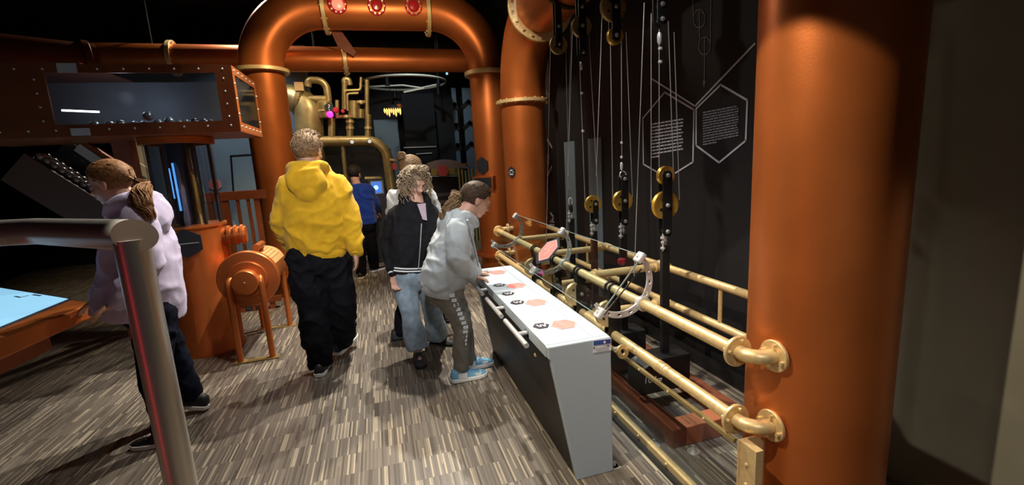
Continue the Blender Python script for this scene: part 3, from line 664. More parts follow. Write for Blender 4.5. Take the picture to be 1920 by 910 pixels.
for i, (u, v) in enumerate(UP):
    yy = SY[i]; q = PY(u, v, yy); x = q.x; top = HZ-AR+.02
    t = thing('pulley_block', ['black pulley block hung from the copper pipe above the two-wheel weight bar', 'black pulley block with a small lower wheel hung from the copper pipe', 'black pulley block with one wheel hung from the copper pipe', 'short black pulley block with a low brown wheel beside the elbow'][i], 'pulley', (x, yy, top), 'pulley blocks under the pipe')
    zlow = PY(u, (50, 78, 108, 92)[i], yy).z
    if i == 0: wheel(t, (x-.0, yy, zlow+.24), .085, material=BRASSD); bz = (zlow+.03, zlow+.1, zlow+.24)
    elif i == 1: wheel(t, (x+.0, yy, zlow+.03), .05); wheel(t, (x-.01, yy, zlow+.19), .08, material=BRASSD); bz = (zlow+.03, zlow+.19)
    elif i == 2: wheel(t, (x, yy, zlow+.20), .07, material=BRASSD); bz = (zlow+.03, zlow+.2, zlow+.32)
    else: wheel(t, (x, yy, zlow+.03), .07, material=BRASSD); bz = (zlow+.03, zlow+.16)
    cheek(t, x, yy, zlow, top+.02, .055, bz)
    MB().ring((1.55, yy, HZ), dirh, AR, AR+.012, .05, 40).build('hanger_strap', BLACK, t)
    if abs(x-1.55) > .22: MB().beam((1.55, yy, top), (x, yy, top), .03, .02).build('hanger_arm', BLACK, t)
cables = [(0, (1221, 25), (1221, 380)), (0, (1236, 55), (1236, 318)), (0, (1253, 40), (1263, 330)), (0, (1264, 60), (1274, 375)), (0, (1208, 5), (1189, 520)),
          (1, (1144, 40), (1149, 375)), (1, (1165, 78), (1166, 296)), (1, (1174, 60), (1186, 370)), (1, (1130, 5), (1118, 330)),
          (2, (1074, 40), (1065, 330)), (2, (1087, 115), (1097, 380)), (2, (1103, 40), (1122, 380)),
          (3, (1061, 92), (1067, 355)), (3, (1032, 92), (1024, 470)), (3, (1071, 40), (1062, 430))]
for i, a, b in cables:
    yy = SY[i]-(.02 if a[0] % 2 else -.02)
    A_, B_ = PY(*a, yy), PY(*b, yy)
    o = MB().cyl(A_, B_, .0022, n=6).build('steel_cable', CABLE)
    tag(o, ['thin steel cable running up from the two-wheel weight bar', 'thin steel cable running up from the weight bar with an eye bolt', 'thin steel cable running up from the short-cheeked weight bar', 'thin steel cable beside the thin bar hung from a shackle'][i], 'cable', ['cables of the two-wheel bar', 'cables of the eye bolt bar', 'cables of the short-cheeked bar', 'cables of the thin bar'][i])
# crimp sleeves on the cables
for i, pts, lab in ((0, [(1236.5, 72, .012, .03), (1238, 91, .011, .008), (1238, 116, .011, .008)], 'pale crimp sleeve on a cable under the two-wheel pulley block'), (1, [(1165.5, 268, .008, .008), (1165.5, 295, .008, .008), (1165.5, 312, .009, .025)], 'pale crimp sleeve on the cable over the eye bolt'), (2, [(1090, 124, .009, .025), (1091, 175, .010, .008), (1093, 246, .010, .008)], 'pale crimp sleeve on a cable under the one-wheel pulley block')):
    for u, v, r, h in pts:
        q = PY(u, v, SY[i]+(.02 if i == 0 else -.02)); tag(MB().lathe(q, (0, 0, 1), [(r*.5, -h), (r, -h*.6), (r, h*.6), (r*.5, h)], 10).build('crimp_sleeve', ALU), lab, 'sleeve', lab.replace('crimp sleeve', 'crimps'))

# guide pulleys hooked over the front rail
for i, (yy, lab) in enumerate(((2.22, 'black guide pulley hooked over the brass rail inside the foremost crescent'), (2.65, 'black guide pulley with a big clear-faced wheel hooked over the brass rail'), (3.08, 'black guide pulley hooked over the brass rail behind the coral sign'), (3.51, 'black guide pulley on the brass rail before the copper leg'))):
    t = thing('guide_pulley', lab, 'pulley', (RX, yy, RZ2), 'guide pulleys on the brass rail')
    z = .575; wheel(t, (RX-.03, yy+.0, z), .075, material=BRASS)
    cheek(t, RX+.0, yy, .40, .66, .075, (z, .43), .04)
    for s in (-.022, .022): MB().ring((RX, yy+s, RZ1), (0, 1, 0), .027, .036, .012, 24).build('hook', BLACK, t)
    MB().bx(RX-.03, RX+.03, yy-.028, yy+.028, .655, .70).build('neck', BLACK, t, smooth=False)

# ------------------------------------------------------------------ inclined clear shield on three crescent brackets
LX, LZ, UX, UZ = .965, .705, 1.185, .955; CCX, CCZ, CR, CW = 1.075, .845, .155, .034
t = thing('clear_shield', 'inclined clear shield held by perforated metal crescents above the grey desk', 'shield', (1.1, 2.9, .6))
pn = V((-(UZ-LZ), 0, UX-LX)).normalized(); ch = V((UX-LX, 0, UZ-LZ)).normalized()
MB().beam((( LX+UX)/2, 1.90, (LZ+UZ)/2), ((LX+UX)/2, 4.0, (LZ+UZ)/2), .36, .005, pn).build('pane', GLASS, t, smooth=False)
EDGE = mat('glass_edge', (.20, .25, .24), .3)
pc = V(((LX+UX)/2, 0, (LZ+UZ)/2))
MB().beam(pc-ch*.18+V((0, 1.90, 0)), pc-ch*.18+V((0, 4.0, 0)), .004, .006, pn).build('pane_edge', EDGE, t, smooth=False); MB().beam(pc+ch*.18+V((0, 1.90, 0)), pc+ch*.18+V((0, 4.0, 0)), .003, .006, pn).build('pane_edge', EDGE, t, smooth=False)
MB().beam(pc-ch*.18+V((0, 1.90, 0)), pc+ch*.18+V((0, 1.90, 0)), .004, .006, pn).build('pane_edge', EDGE, t, smooth=False)
def crescent(yy):
    m_ = MB(); N = 9; a0, a1 = math.radians(-146), math.radians(48)
    def mp(s, q, y):  # s along 0..N, q across -1..1
        a = a0+(a1-a0)*s/N; e = math.sin(PI*max(0, min(1, (s+.35)/(N+.7))))**.5; r = CR+CW*(.35+.65*e)/2*q+.01*e
        return V((CCX+math.cos(a)*r, y, CCZ+math.sin(a)*r))
    for k in range(N):
        sq = [(k+.5+.5*max(-1, min(1, 1.42*math.cos(PI/4+2*PI*j/16))), max(-1, min(1, 1.42*math.sin(PI/4+2*PI*j/16)))) for j in range(16)]
        ci = [(k+.5+.2*math.cos(PI/4+2*PI*j/16), .40*math.sin(PI/4+2*PI*j/16)) for j in range(16)]
        b = len(m_.v)
        for y in (yy-.004, yy+.004): m_.v += [mp(*q, y) for q in sq] + [mp(*q, y) for q in ci]
        for j in range(16):
            j2 = (j+1) % 16
            m_.f += [(b+j, b+j2, b+16+j2, b+16+j), (b+32+j, b+48+j, b+48+j2, b+32+j2), (b+16+j, b+16+j2, b+48+j2, b+48+j)]
            if abs(sq[j][1]) > .99 and abs(sq[j2][1]) > .99 and sq[j][1]*sq[j2][1] > 0: m_.f.append((b+j, b+32+j, b+32+j2, b+j2))
    o = m_.build('crescent_bracket', ALU, t, smooth=False)
    MB().ring((RX, yy, RZ1), (0, 1, 0), .027, .037, .03, 28).build('collar', ALU, o)
    for (px_, pz_) in ((LX, LZ), (UX, UZ)):
        M_ = Matrix((ch, V((0, 1, 0)), pn)).transposed(); cl = MB().box((px_, yy, pz_), (.055, .05, .030), M=M_).build('clamp', ALU, o, smooth=False, bev=.008)
        MB().cyl(V((px_, yy, pz_))-pn*.04, V((px_, yy, pz_))+pn*.022, .008, n=10).build('clamp_screw', CHROME, o)
for yy in (1.91, 2.89, 3.99): crescent(yy)
def on_pane(u, v, off=.0):
    d = ray(u, v); p0 = V((LX, 0, LZ))+pn*off; return CAM+d*((p0-CAM).dot(pn)/d.dot(pn))
sg = MB().prism([on_pane(*q, .004) for q in ((1006, 478), (1026, 454), (1049, 445), (1050, 464), (1028, 490), (1006, 496))], pn*.003).build('sign_backing', NAVY, t, smooth=False)
pk = [on_pane(*q, .0075) for q in ((1011, 474), (1026, 456), (1043.5, 450.5), (1045, 463.5), (1028.5, 484), (1011, 489))]
MB().prism(pk, pn*.001).build('sign_face', PINK, sg, smooth=False); MB().outline([q+pn*.001 for q in pk+pk[:1]], .006, pn*.001).build('sign_border', PINKL, sg, smooth=False)
for a, b in (((1022, 468), (1032, 458)), ((1027, 470), (1038, 459)), ((1022, 478), (1031, 470))):
    MB().outline([on_pane(*a, .009), on_pane(*b, .009)], .010, pn*.001).build('sign_print', PINKL, sg, smooth=False)
MB().tube([on_pane(1202, 505, .02), V((1.15, 1.95, .82)), on_pane(1133, 590, .02)], .004, 8).build('rubber_cord', BLACK, t)
q = V((1.15, 2.02, .90)); MB().lathe(q, (0, 0, 1), [(.012, 0), (.022, .012), (.02, .03), (.0, .038)], 16).build('red_knob', mat('dark_red_plastic', (.10, .004, .006), .3), t)

# ------------------------------------------------------------------ grey console
CX0, CX1, CY0, CY1, CZ = .62, .92, 1.72, 3.30, .663
t = thing('console_desk', 'long pale grey console desk with pull bars and coral hexagon prints', 'console', ((CX0+CX1)/2, 2.5, 0))
prof = [(.735, 0), (CX1, 0), (CX1, CZ), (CX0, CZ), (CX0+.004, CZ-.055), (.632, CZ-.06)]
for y0, y1 in ((CY0, CY0+.03), (CY1-.03, CY1)):
    MB().prism([(x_, y0, z_) for x_, z_ in prof], (0, y1-y0, 0)).build('end_panel', GREY, t, smooth=False, bev=.006)
MB().bx(CX0+.002, .846, CY0+.03, CY1-.03, CZ-.022, CZ).build('top_panel', GREY, t, smooth=False, bev=.002)
MB().bx(.848, CX1, CY0+.03, CY1-.03, CZ-.022, CZ).build('top_panel', GREY, t, smooth=False, bev=.002)
MB().bx(CX1-.015, CX1, CY0+.03, CY1-.03, 0.0, CZ-.022).build('back_panel', GREY, t, smooth=False)
MB().prism([(.655, CY0+.03, CZ-.10), (.672, CY0+.03, CZ-.10), (.755, CY0+.03, 0), (.738, CY0+.03, 0)], (0, CY1-CY0-.06, 0)).build('front_panel', BLACKP, t, smooth=False)
MB().bx(.69, .70, CY0+.03, CY1-.03, CZ-.12, CZ-.022).build('slot_back', BLACKP, t, smooth=False)
lipz0 = CZ-.055
hb = [((893, 532), (916, 553), (914, 540)), ((921, 557), (949, 596), (944, 574)), ((954, 597), (993, 653), (985, 621))]
ys = []
for a, b, s in hb:
    hz = .625; A_, B_ = PZ(*a, hz), PZ(*b, hz); xs = .573; bar = MB().cyl((xs, A_.y-.03, hz), (xs, B_.y+.03, hz), .0125, n=18).build('pull_bar', CHROME, t)
    sy = PZ(*s, hz+.01).y; ys.append((sy, A_.y, B_.y)); MB().cyl((xs, sy, hz), (.70, sy, hz), .0105, n=14).build('bar_stem', CHROME, bar)
A_ = PZ(878, 508, .625); bar = MB().cyl((.573, 3.05, .625), (.573, 3.26, .625), .0125, n=18).build('pull_bar', CHROME, t); MB().cyl((.573, 3.2, .625), (.70, 3.2, .625), .0105, n=14).build('bar_stem', CHROME, bar)
# front lip, interrupted where the stems leave the desk
cut = sorted([s for s, _, _ in ys]+[3.2]); prev = CY0+.03
for s in cut+[CY1-.03+.035]:
    e = min(s-.035, CY1-.03)
    if e-prev > .02: MB().bx(CX0+.002, CX0+.016, prev, e, lipz0, CZ-.022).build('front_lip', GREY, t, smooth=False)
    prev = s+.035
for k, (u, v) in enumerate(((912, 510.5), (936, 535), (952.5, 551), (970, 567.5), (1014.5, 611.5))):
    c = PZ(u, v, CZ+.0005); w = .042
    hx = MB().prism(hexpts(c, (1, 0, 0), (0, 1, 0), w, w, 0), (0, 0, .001)).build('hexagon_print', NAVY, t, smooth=False)
    for dx_, dy_, a in ((-.014, .004, .9), (-.002, 0, .4), (.012, -.004, .9), (.022, .004, .4)):
        MB().box(c+V((dx_, dy_, .0015)), (.007, .03, .001), a-.65).build('print_mark', LINE, hx, smooth=False)
for k, (u, v) in enumerate(((933, 511), (968, 536), (1005, 567.5), (1057, 608.5))):
    c = PZ(u, v, CZ+.0005); w = .064
    hx = MB().prism(hexpts(c, (1, 0, 0), (0, 1, 0), w, w, 0), (0, 0, .001)).build('hexagon_print', PINK, t, smooth=False, label='coral hexagon print')
    h = hexpts(c+V((0, 0, .001)), (1, 0, 0), (0, 1, 0), w, w, 0); MB().outline(h+h[:1], .004, (0, 0, .0006)).build('print_border', PINKL, hx, smooth=False)
    for j in range(4): MB().box(c+V((0.004*j-.006, .03-.02*j, .0015)), (.06-.01*abs(j-1.5), .004, .001)).build('print_line', PINKL, hx, smooth=False)
lb = MB().prism([PY(u, v, CY0-.001) for u, v in ((1112, 638), (1146, 634), (1146, 657), (1112, 662))], (0, -.001, 0)).build('label_sticker', WHITE, t, smooth=False)
MB().prism([PY(u, v, CY0-.0025) for u, v in ((1113, 640), (1145, 636), (1145, 644), (1113, 648.5))], (0, -.0006, 0)).build('label_band', BLUEP, lb, smooth=False)
MB().prism([PY(u, v, CY0-.0035) for u, v in ((1130, 640), (1144, 638), (1144, 643), (1129, 646))], (0, -.0006, 0)).build('label_logo', mat('violet_print', (.06, .05, .25), .5), lb, smooth=False)
MB().lathe(PY(1133.5, 642, CY0-.004), (0, -1, 0), [(.006, 0), (.006, .0008)], 16).build('label_logo', WHITE, lb)
for k in range(3): MB().prism([PY(u, v, CY0-.0025) for u, v in ((1117, 652.5+k*2.6), (1141, 649.5+k*2.6), (1141, 650.3+k*2.6), (1117, 653.3+k*2.6))], (0, -.0005, 0)).build('label_line', LINE, lb, smooth=False)
for u, v in ((1140, 648.5), (1113.8, 653)): MB().prism([PY(u-1.5, v-1.2, CY0-.003), PY(u+1.5, v-1.4, CY0-.003), PY(u+1.5, v+.8, CY0-.003), PY(u-1.5, v+1, CY0-.003)], (0, -.0005, 0)).build('label_mark', NAVY, lb, smooth=False)
for dy in (.03, 1.4): MB().lathe((CX1+.02, CY0+dy, 0), (0, 0, 1), [(.02, 0), (.02, .004), (.009, .004), (.009, .02), (0, .02)], 12).build('anchor_bolt', CHROME, t)
MB().bx(CX1, CX1+.045, CY0+.005, CY0+.06, 0, .004).build('foot_plate', ALU, t, smooth=False)
ba = MB().box((.685, 2.02, .50), (.03, .05, .05)).build('latch', ALU, t, smooth=False); MB().ball((.668, 2.02, .50), .012, 10, 6).build('latch_pin', BRASS, ba)

# ------------------------------------------------------------------ brass machine in the background
YM = 8.0
def Q(u, v, dy=0.): return PY(u, v, YM+dy)
t = thing('brass_machine', 'large brass pipe machine with vessels and gauges at the end of the hall', 'machine', (Q(640, 320).x, YM, 0))
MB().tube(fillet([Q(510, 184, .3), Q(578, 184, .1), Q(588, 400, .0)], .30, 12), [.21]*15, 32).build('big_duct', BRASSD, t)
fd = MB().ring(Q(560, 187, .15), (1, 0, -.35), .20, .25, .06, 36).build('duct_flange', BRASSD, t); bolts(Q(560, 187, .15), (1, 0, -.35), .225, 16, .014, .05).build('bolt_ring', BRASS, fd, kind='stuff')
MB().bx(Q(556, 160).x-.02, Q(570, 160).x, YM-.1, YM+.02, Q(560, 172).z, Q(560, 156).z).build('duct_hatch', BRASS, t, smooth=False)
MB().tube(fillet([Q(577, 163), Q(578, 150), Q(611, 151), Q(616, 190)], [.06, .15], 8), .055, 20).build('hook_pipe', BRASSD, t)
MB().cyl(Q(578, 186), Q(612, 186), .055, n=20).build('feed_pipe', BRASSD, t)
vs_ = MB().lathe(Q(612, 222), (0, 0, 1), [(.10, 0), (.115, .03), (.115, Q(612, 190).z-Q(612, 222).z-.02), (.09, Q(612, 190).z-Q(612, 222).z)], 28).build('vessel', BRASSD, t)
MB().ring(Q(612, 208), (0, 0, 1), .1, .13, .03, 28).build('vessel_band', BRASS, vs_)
MB().prism(hexpts(Q(617, 202, -.13), (1, 0, 0), (0, 0, 1), .075), (0, -.01, 0)).build('question_sign', NAVY, t, smooth=False); text_mesh('?', .13, Q(617, 202, -.145), (1, 0, 0), (0, 0, 1), WHITE, t, 'question_mark')
MB().lathe(Q(619, 215, -.12), (0, -1, 0), [(.05, 0), (.05, .03), (.03, .04), (0, .04)], 16).build('lit_button', MAGENTA, t)
for u, v, r in ((630, 207, .045), (643, 209, .03)): MB().lathe(Q(u, v, -.12), (0, -1, 0), [(r, 0), (r, .03), (r*.6, .05), (0, .05)], 16).build('red_valve', REDVALVE, t)
for u, v0, v1, r in ((622, 222, 258, .055), (656, 222, 260, .055), (690, 215, 258, .05), (646, 205, 155, .04), (688, 222, 150, .035), (632, 222, 188, .03), (664, 222, 190, .09), (676, 222, 205, .06)):
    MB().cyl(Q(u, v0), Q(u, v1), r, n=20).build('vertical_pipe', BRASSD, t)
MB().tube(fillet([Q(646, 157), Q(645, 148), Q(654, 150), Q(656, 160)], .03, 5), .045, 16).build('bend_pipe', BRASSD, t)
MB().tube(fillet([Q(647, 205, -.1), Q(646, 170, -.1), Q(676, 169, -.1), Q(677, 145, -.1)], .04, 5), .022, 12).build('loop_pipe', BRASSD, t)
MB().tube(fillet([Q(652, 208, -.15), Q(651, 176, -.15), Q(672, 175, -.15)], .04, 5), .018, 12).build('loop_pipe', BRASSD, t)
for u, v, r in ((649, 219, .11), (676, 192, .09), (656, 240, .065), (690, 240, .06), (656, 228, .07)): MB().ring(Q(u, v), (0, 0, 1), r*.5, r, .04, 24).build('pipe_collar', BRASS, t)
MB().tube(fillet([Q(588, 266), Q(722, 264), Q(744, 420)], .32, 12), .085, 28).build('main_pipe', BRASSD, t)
for u, v in ((660, 266), (693, 265)):
    g = MB().lathe(Q(u, v, -.08), (0, -1, 0), [(.04, 0), (.04, .02), (0, .02)], 20).build('gauge', BLACK, t); MB().lathe(Q(u, v, -.101), (0, -1, 0), [(.031, 0), (.031, .002)], 20).build('gauge_face', mat('gauge_white', (.8, .8, .8), .5, 0, (1, 1, 1), .25), g)
MB().cyl(Q(642, 270), (Q(646, 320).x, YM, 0), .035, n=14).build('support_post', BRASSD, t)
MB().cyl((Q(588, 400).x, YM, 0), (Q(588, 400).x, YM, 1.0), .21, n=32).build('duct_stand', BRASSD, t); MB().cyl((Q(744, 420).x, YM, 0), Q(744, 420), .085, n=24).build('pipe_stand', BRASSD, t)
MB().ring(Q(737, 300), (.1, 0, 1), .08, .10, .03, 24).build('pipe_collar', BRASS, t)
MB().box(Q(740, 312, -.1), (.07, .03, .10)).build('red_tag', REDS, t, smooth=False)
MB().bx(Q(600, 300).x, Q(735, 300).x, YM+.05, YM+.12, 0, Q(660, 282).z).build('back_board', BLACK, t, smooth=False)

# small kiosk screen before it
t = thing('info_kiosk', 'dark kiosk with a lit blue screen in front of the kid in blue', 'kiosk', (PY(706, 400, 7.3).x, 7.3, 0))
a, b = PY(694, 340, 7.3), PY(720, 363, 7.3)
cs = MB().bx(a.x-.05, b.x+.03, 7.3, 7.45, 0, a.z+.03).build('body', BLACK, t, smooth=False, bev=.01)
MB().bx(a.x, b.x, 7.285, 7.3, b.z, a.z).build('screen_frame', mat('kiosk_frame', (.4, .4, .38), .5), t, smooth=False)
sc = MB().bx(a.x+.01, b.x-.025, 7.28, 7.286, b.z+.015, a.z-.015).build('screen', SCREENB, t, smooth=False)
MB().lathe(PY(705, 352, 7.277), (0, -1, 0), [(.035, 0), (.035, .002)], 16).build('screen_icon', SCREENW, sc)
MB().tube(fillet([PY(684, 335, 7.35), PY(716, 334, 7.35), PY(722, 350, 7.35)], .06, 6), .03, 14).build('brass_pipe', BRASSD, t)

# arched exhibit with brass tubes
YK = 8.5
def K(u, v, dy=0.): return PY(u, v, YK+dy)
t = thing('arched_exhibit', 'dark exhibit with an arched top, brass bar and red hexagon sign', 'exhibit', (K(835, 400).x, YK, 0))
arch = [K(788, 318)]+[K(788+92*k/10, 318-19*math.sin(PI*k/10)**.6) for k in range(1, 10)]+[K(880, 316)]
MB().prism(arch, (0, .06, 0)).build('arched_top', mat('brown_board', (.22, .14, .12), .6), t, smooth=False)
a, b = K(790, 318), K(880, 400); MB().bx(a.x, b.x, YK+.01, YK+.5, 0, a.z).build('cabinet', mat('plum_black', (.02, .016, .022), .4), t, smooth=False)
for u, v, w in ((833, 365, 26), (820, 380, 12)): q = K(u, v, -.0); MB().box(q, (.4, .02, .06)).build('dim_plate', mat('dim_brown', (.10, .07, .06), .5), t, smooth=False)
MB().beam(K(808, 323, -.05), K(868, 321, -.05), .04, .12).build('brass_bar', mat('olive_brass', (.36, .27, .06), .5, .3), t, smooth=False)
MB().prism(hexpts(K(830, 320, -.08), (1, 0, 0), (0, 0, 1), .115, None, 0), (0, -.02, 0)).build('red_hexagon', REDS, t, smooth=False)
MB().beam(K(800, 331, -.06), K(858, 330, -.06), .02, .012).build('edge_line', LINE, t, smooth=False)
for k in range(7):
    q = K(858+k*6.2, 312); MB().cyl((q.x, YK-.1, 0), (q.x, YK-.1, K(870, 314+(k % 3)*3).z), .022, n=12).build('brass_tube', BRASSD if k % 2 else mat('green_brass', (.28, .30, .13), .5, .4), t)
MB().beam(K(850, 309, -.1), K(900, 306, -.1), .03, .03).build('tube_rail', BRASSD, t)

# ring track with hangers, and the lit glass drops under it
c = PY(757, 156, 9.1); t = thing('ring_track', 'pale ring-shaped lighting track hung from the ceiling', 'track', c)
MB().tube([V((c.x+.78*math.cos(2*PI*k/48), c.y+.78*math.sin(2*PI*k/48), c.z)) for k in range(48)], .022, 10, closed=True).build('ring', mat('pale_track', (.55, .50, .36), .5), t)
for k in range(5):
    a = .5+2*PI*k/5; q = c+V((.78*math.cos(a), .78*math.sin(a), 0)); MB().cyl(q, V((q.x, q.y, 4.3)), .008, n=6).build('hanger_rod', BLACK, t)
    s = MB().cyl(q-V((0, 0, .02)), q-V((0, 0, .16)), .035, n=12).build('spot_head', BLACK, t)
MB().tube([PY(690, 163, 8.9), PY(755, 160, 8.8), PY(790, 165, 8.8), PY(822, 158, 8.9)], .016, 8).build('curved_bar', mat('pale_track', (.5, .5, .4)), t)
MB().beam(PY(757, 173, 8.8), PY(795, 165, 8.75), .03, .03).build('curved_bar', mat('pale_track', (.5, .5, .4)), t)
c = PY(735, 204, 8.4); t = thing('glass_drop_lamp', 'small hanging lamp of lit yellow glass drops', 'lamp', c)
MB().cyl(c, V((c.x, c.y, 4.3)), .006, n=6).build('cord', BLACK, t); MB().lathe(c, (0, 0, 1), [(.15, 0), (.10, .05), (.02, .07)], 20).build('plate', BLACK, t)
for k in range(8):
    q = c+V((-.13+.037*k, -.10+.02*math.sin(k*2.), -.0)); MB().lathe(q, (0, 0, -1), [(.004, 0), (.016, .03), (.014, .06+.03*(k % 3)), (.0, .09+.03*(k % 3))], 8).build('glass_drop', FLAME, t)
MB().lathe(PY(748, 198, 8.4), (0, 0, -1), [(.01, -.03), (.06, 0), (.05, .05), (0, .07)], 14).build('copper_cup', COPPER, t)
# black screen frame with pale edges
a, b = PY(752, 176, 9.6), PY(822, 296, 9.6); t = thing('black_backdrop', 'tall black backdrop panel with two pale ledges', 'panel', ((a.x+b.x)/2, 9.6, 0))
MB().bx(a.x, b.x, 9.6, 9.7, 0, a.z).build('panel', mat('dead_black', (.004, .004, .004), .9), t, smooth=False)
for p, q in (((757, 277), (818, 275)), ((780, 289), (810, 287))): MB().beam(PY(*p, 9.58), PY(*q, 9.58), .02, .02).build('ledge', mat('dim_ledge', (.4, .4, .37), .5), t, smooth=False)
# blue-grey folded screens
for i, (u0, u1, lab) in enumerate(((846, 864, 'narrow blue grey screen with black chevrons beside the black backdrop'), (866, 896, 'wide blue grey screen with black chevrons behind the archway leg'), (700, 752, 'plain blue grey panel left of the black backdrop'))):
    a, b = PY(u0, 165 if i < 2 else 225, 9.4-.3*(i == 1)), PY(u1, 300, 9.4-.3*(i == 1)); t = thing('folding_screen', lab, 'screen', ((a.x+b.x)/2, a.y, 0))
    MB().bx(a.x, b.x, a.y, a.y+.05, 0, a.z).build('board', mat('slate_board', (.085, .125, .16), .7), t, smooth=False)
    if i < 2:
        for z in (1.75, 2.15, 2.55):
            m_ = MB().outline([V((a.x, a.y-.003, z)), V(((a.x+b.x)/2, a.y-.003, z+.09)), V((b.x, a.y-.003, z))], .08, (0, -.002, 0)); m_.build('chevron', BLACK, t, smooth=False)
c = PY(838, 137, 8.6); t = thing('tiny_spotlight', 'tiny spotlight glinting above the blue grey screens', 'lamp', c)
MB().cyl(c, V((c.x, c.y, 4.3)), .006, n=6).build('cord', BLACK, t); MB().cyl(c+V((0, 0, .03)), c-V((0, 0, .03)), .02, n=10).build('spot_head', mat('glint', (.3, .5, .6), .3, 0, (.4, .8, 1), .5), t)
# red light tube standing beyond the barrier, mirrored in its post
t = thing('red_light_tube', 'thin upright red light tube on a small foot beside the barrier', 'lamp', (-1.47, .55, 0))
MB().lathe((-1.47, .55, 0), (0, 0, 1), [(.08, 0), (.08, .015), (.012, .025), (.012, .1)], 20).build('foot', BLACK, t); MB().cyl((-1.47, .55, .1), (-1.47, .55, 1.2), .008, n=10).build('tube', NEON, t)

# ------------------------------------------------------------------ people
SKIN = mat('skin', (.60, .34, .24), .5, var=.08, vscale=18); LIPS = mat('lips', (.45, .16, .14), .4); EYEW = mat('eye_white', (.45, .42, .40), .6, spec=.1); EYED = mat('dark_eye', (.02, .015, .012), .3)
def cloth(name, col, var=.08, bump=.25, rough=.85): return mat(name, col, rough, 0, var=var, vscale=25, bump=bump, bscale=260, sheen=.12 if max(col) > .12 else 0, spec=.2 if max(col) > .12 else .08)
def fuse(mb, voxel, it, name, material, parent, fold=0., fs=9., stretch=(1, 1, 1), seed=0, dec=1.):
    """union of closed shapes as one skin, relaxed, with folds pushed in along the normals"""
    me = bpy.data.meshes.new('tmp'); off = OFF[parent.name]; me.from_pydata([p-off for p in mb.v], [], mb.f)
    o = bpy.data.objects.new('tmp', me); COL.objects.link(o)
    r = o.modifiers.new('r', 'REMESH'); r.mode = 'VOXEL'; r.voxel_size = voxel; r.adaptivity = 0
    s = o.modifiers.new('s', 'SMOOTH'); s.factor = .5; s.iterations = it
    if dec < 1: d = o.modifiers.new('d', 'DECIMATE'); d.ratio = dec
    dg = bpy.context.evaluated_depsgraph_get(); me2 = bpy.data.meshes.new_from_object(o.evaluated_get(dg)); bpy.data.objects.remove(o); bpy.data.meshes.remove(me)
    if fold:
        sv = V((seed*3.1, seed*1.7, seed*2.3)); st = V(stretch)
        nn_ = [v.normal.copy() for v in me2.vertices]
        for v, nv in zip(me2.vertices, nn_):
            p = V((v.co.x*st.x, v.co.y*st.y, v.co.z*st.z))*fs+sv; w = V((noise.noise(p*.5), noise.noise(p*.5+V((9, 0, 0))), noise.noise(p*.5+V((0, 9, 0)))))*.9
            n1 = 1-abs(noise.noise(p+w)); n2 = 1-abs(noise.noise(p*2.1+w*1.5+V((5, 5, 5))))
            v.co += nv*fold*((n1**3)*1.2+(n2**3)*.45-.75)
    me2.shade_smooth(); me2.materials.clear(); me2.materials.append(material); me2.name = name
    r = bpy.data.objects.new(name, me2); COL.objects.link(r); r.parent = parent; OFF[r.name] = off; return r
def chain(mb, pts, rad, n=14, sub=4, ends=(0, -1)):
    """tapered limb: smooth curve through the joints with rounded ends"""
    pts = [V(p) for p in pts]; P = []; R = []
    for i in range(len(pts)-1):
        p0, p1, p2, p3 = pts[max(i-1, 0)], pts[i], pts[i+1], pts[min(i+2, len(pts)-1)]
        for k in range(sub):
            t = k/sub; P.append(.5*((2*p1)+(p2-p0)*t+(2*p0-5*p1+4*p2-p3)*t*t+(3*p1-p0-3*p2+p3)*t**3)); R.append(rad[i]+(rad[i+1]-rad[i])*t)
    P.append(pts[-1]); R.append(rad[-1]); mb.tube(P, R, n)
    for i in ends: mb.ball(P[i], R[i]*.98, n, 8)
    return mb
def ellring(c, ax, ay, a, b, n=28, sq=2.4):
    out = []
    for k in range(n):
        t = 2*PI*k/n; ct, st = math.cos(t), math.sin(t)
        out.append(V(c)+ax*(a*math.copysign(abs(ct)**(2/sq), ct))+ay*(b*math.copysign(abs(st)**(2/sq), st)))
    return out
class Frame:
    def __init__(s, yaw, pitch=0, roll=0):
        y, p = math.radians(yaw), math.radians(pitch)
        s.f = V((math.sin(y)*math.cos(p), math.cos(y)*math.cos(p), math.sin(p))); s.r = V((math.cos(y), -math.sin(y), 0)); s.u = s.r.cross(s.f)
        if roll: M = Matrix.Rotation(math.radians(roll), 3, s.f); s.r = M @ s.r; s.u = M @ s.u
    def at(s, c, x, y, z): return c+s.r*x+s.f*y+s.u*z
def head_shapes(mb, c, fr, k):
    def E(x, y, z, a, b, d): mb.ell(fr.at(c, x*k, y*k, z*k), fr.r*a*k, fr.f*b*k, fr.u*d*k, 18, 14)
    E(0, -.012, .028, .076, .094, .084); E(0, .022, -.022, .064, .070, .082); E(0, .038, -.066, .046, .046, .040); E(0, .060, -.088, .024, .026, .020)
    E(0, .078, .020, .046, .018, .016); E(0, .090, -.012, .009, .014, .030); E(0, .103, -.030, .012, .014, .011)
    for s in (-1, 1):
        E(s*.013, .095, -.034, .009, .010, .008); E(s*.037, .062, -.034, .022, .024, .020); E(s*.076, -.008, -.014, .008, .019, .030); E(s*.080, -.016, -.006, .006, .014, .020)
    E(0, .088, -.058, .021, .011, .006); E(0, .085, -.067, .018, .011, .006)
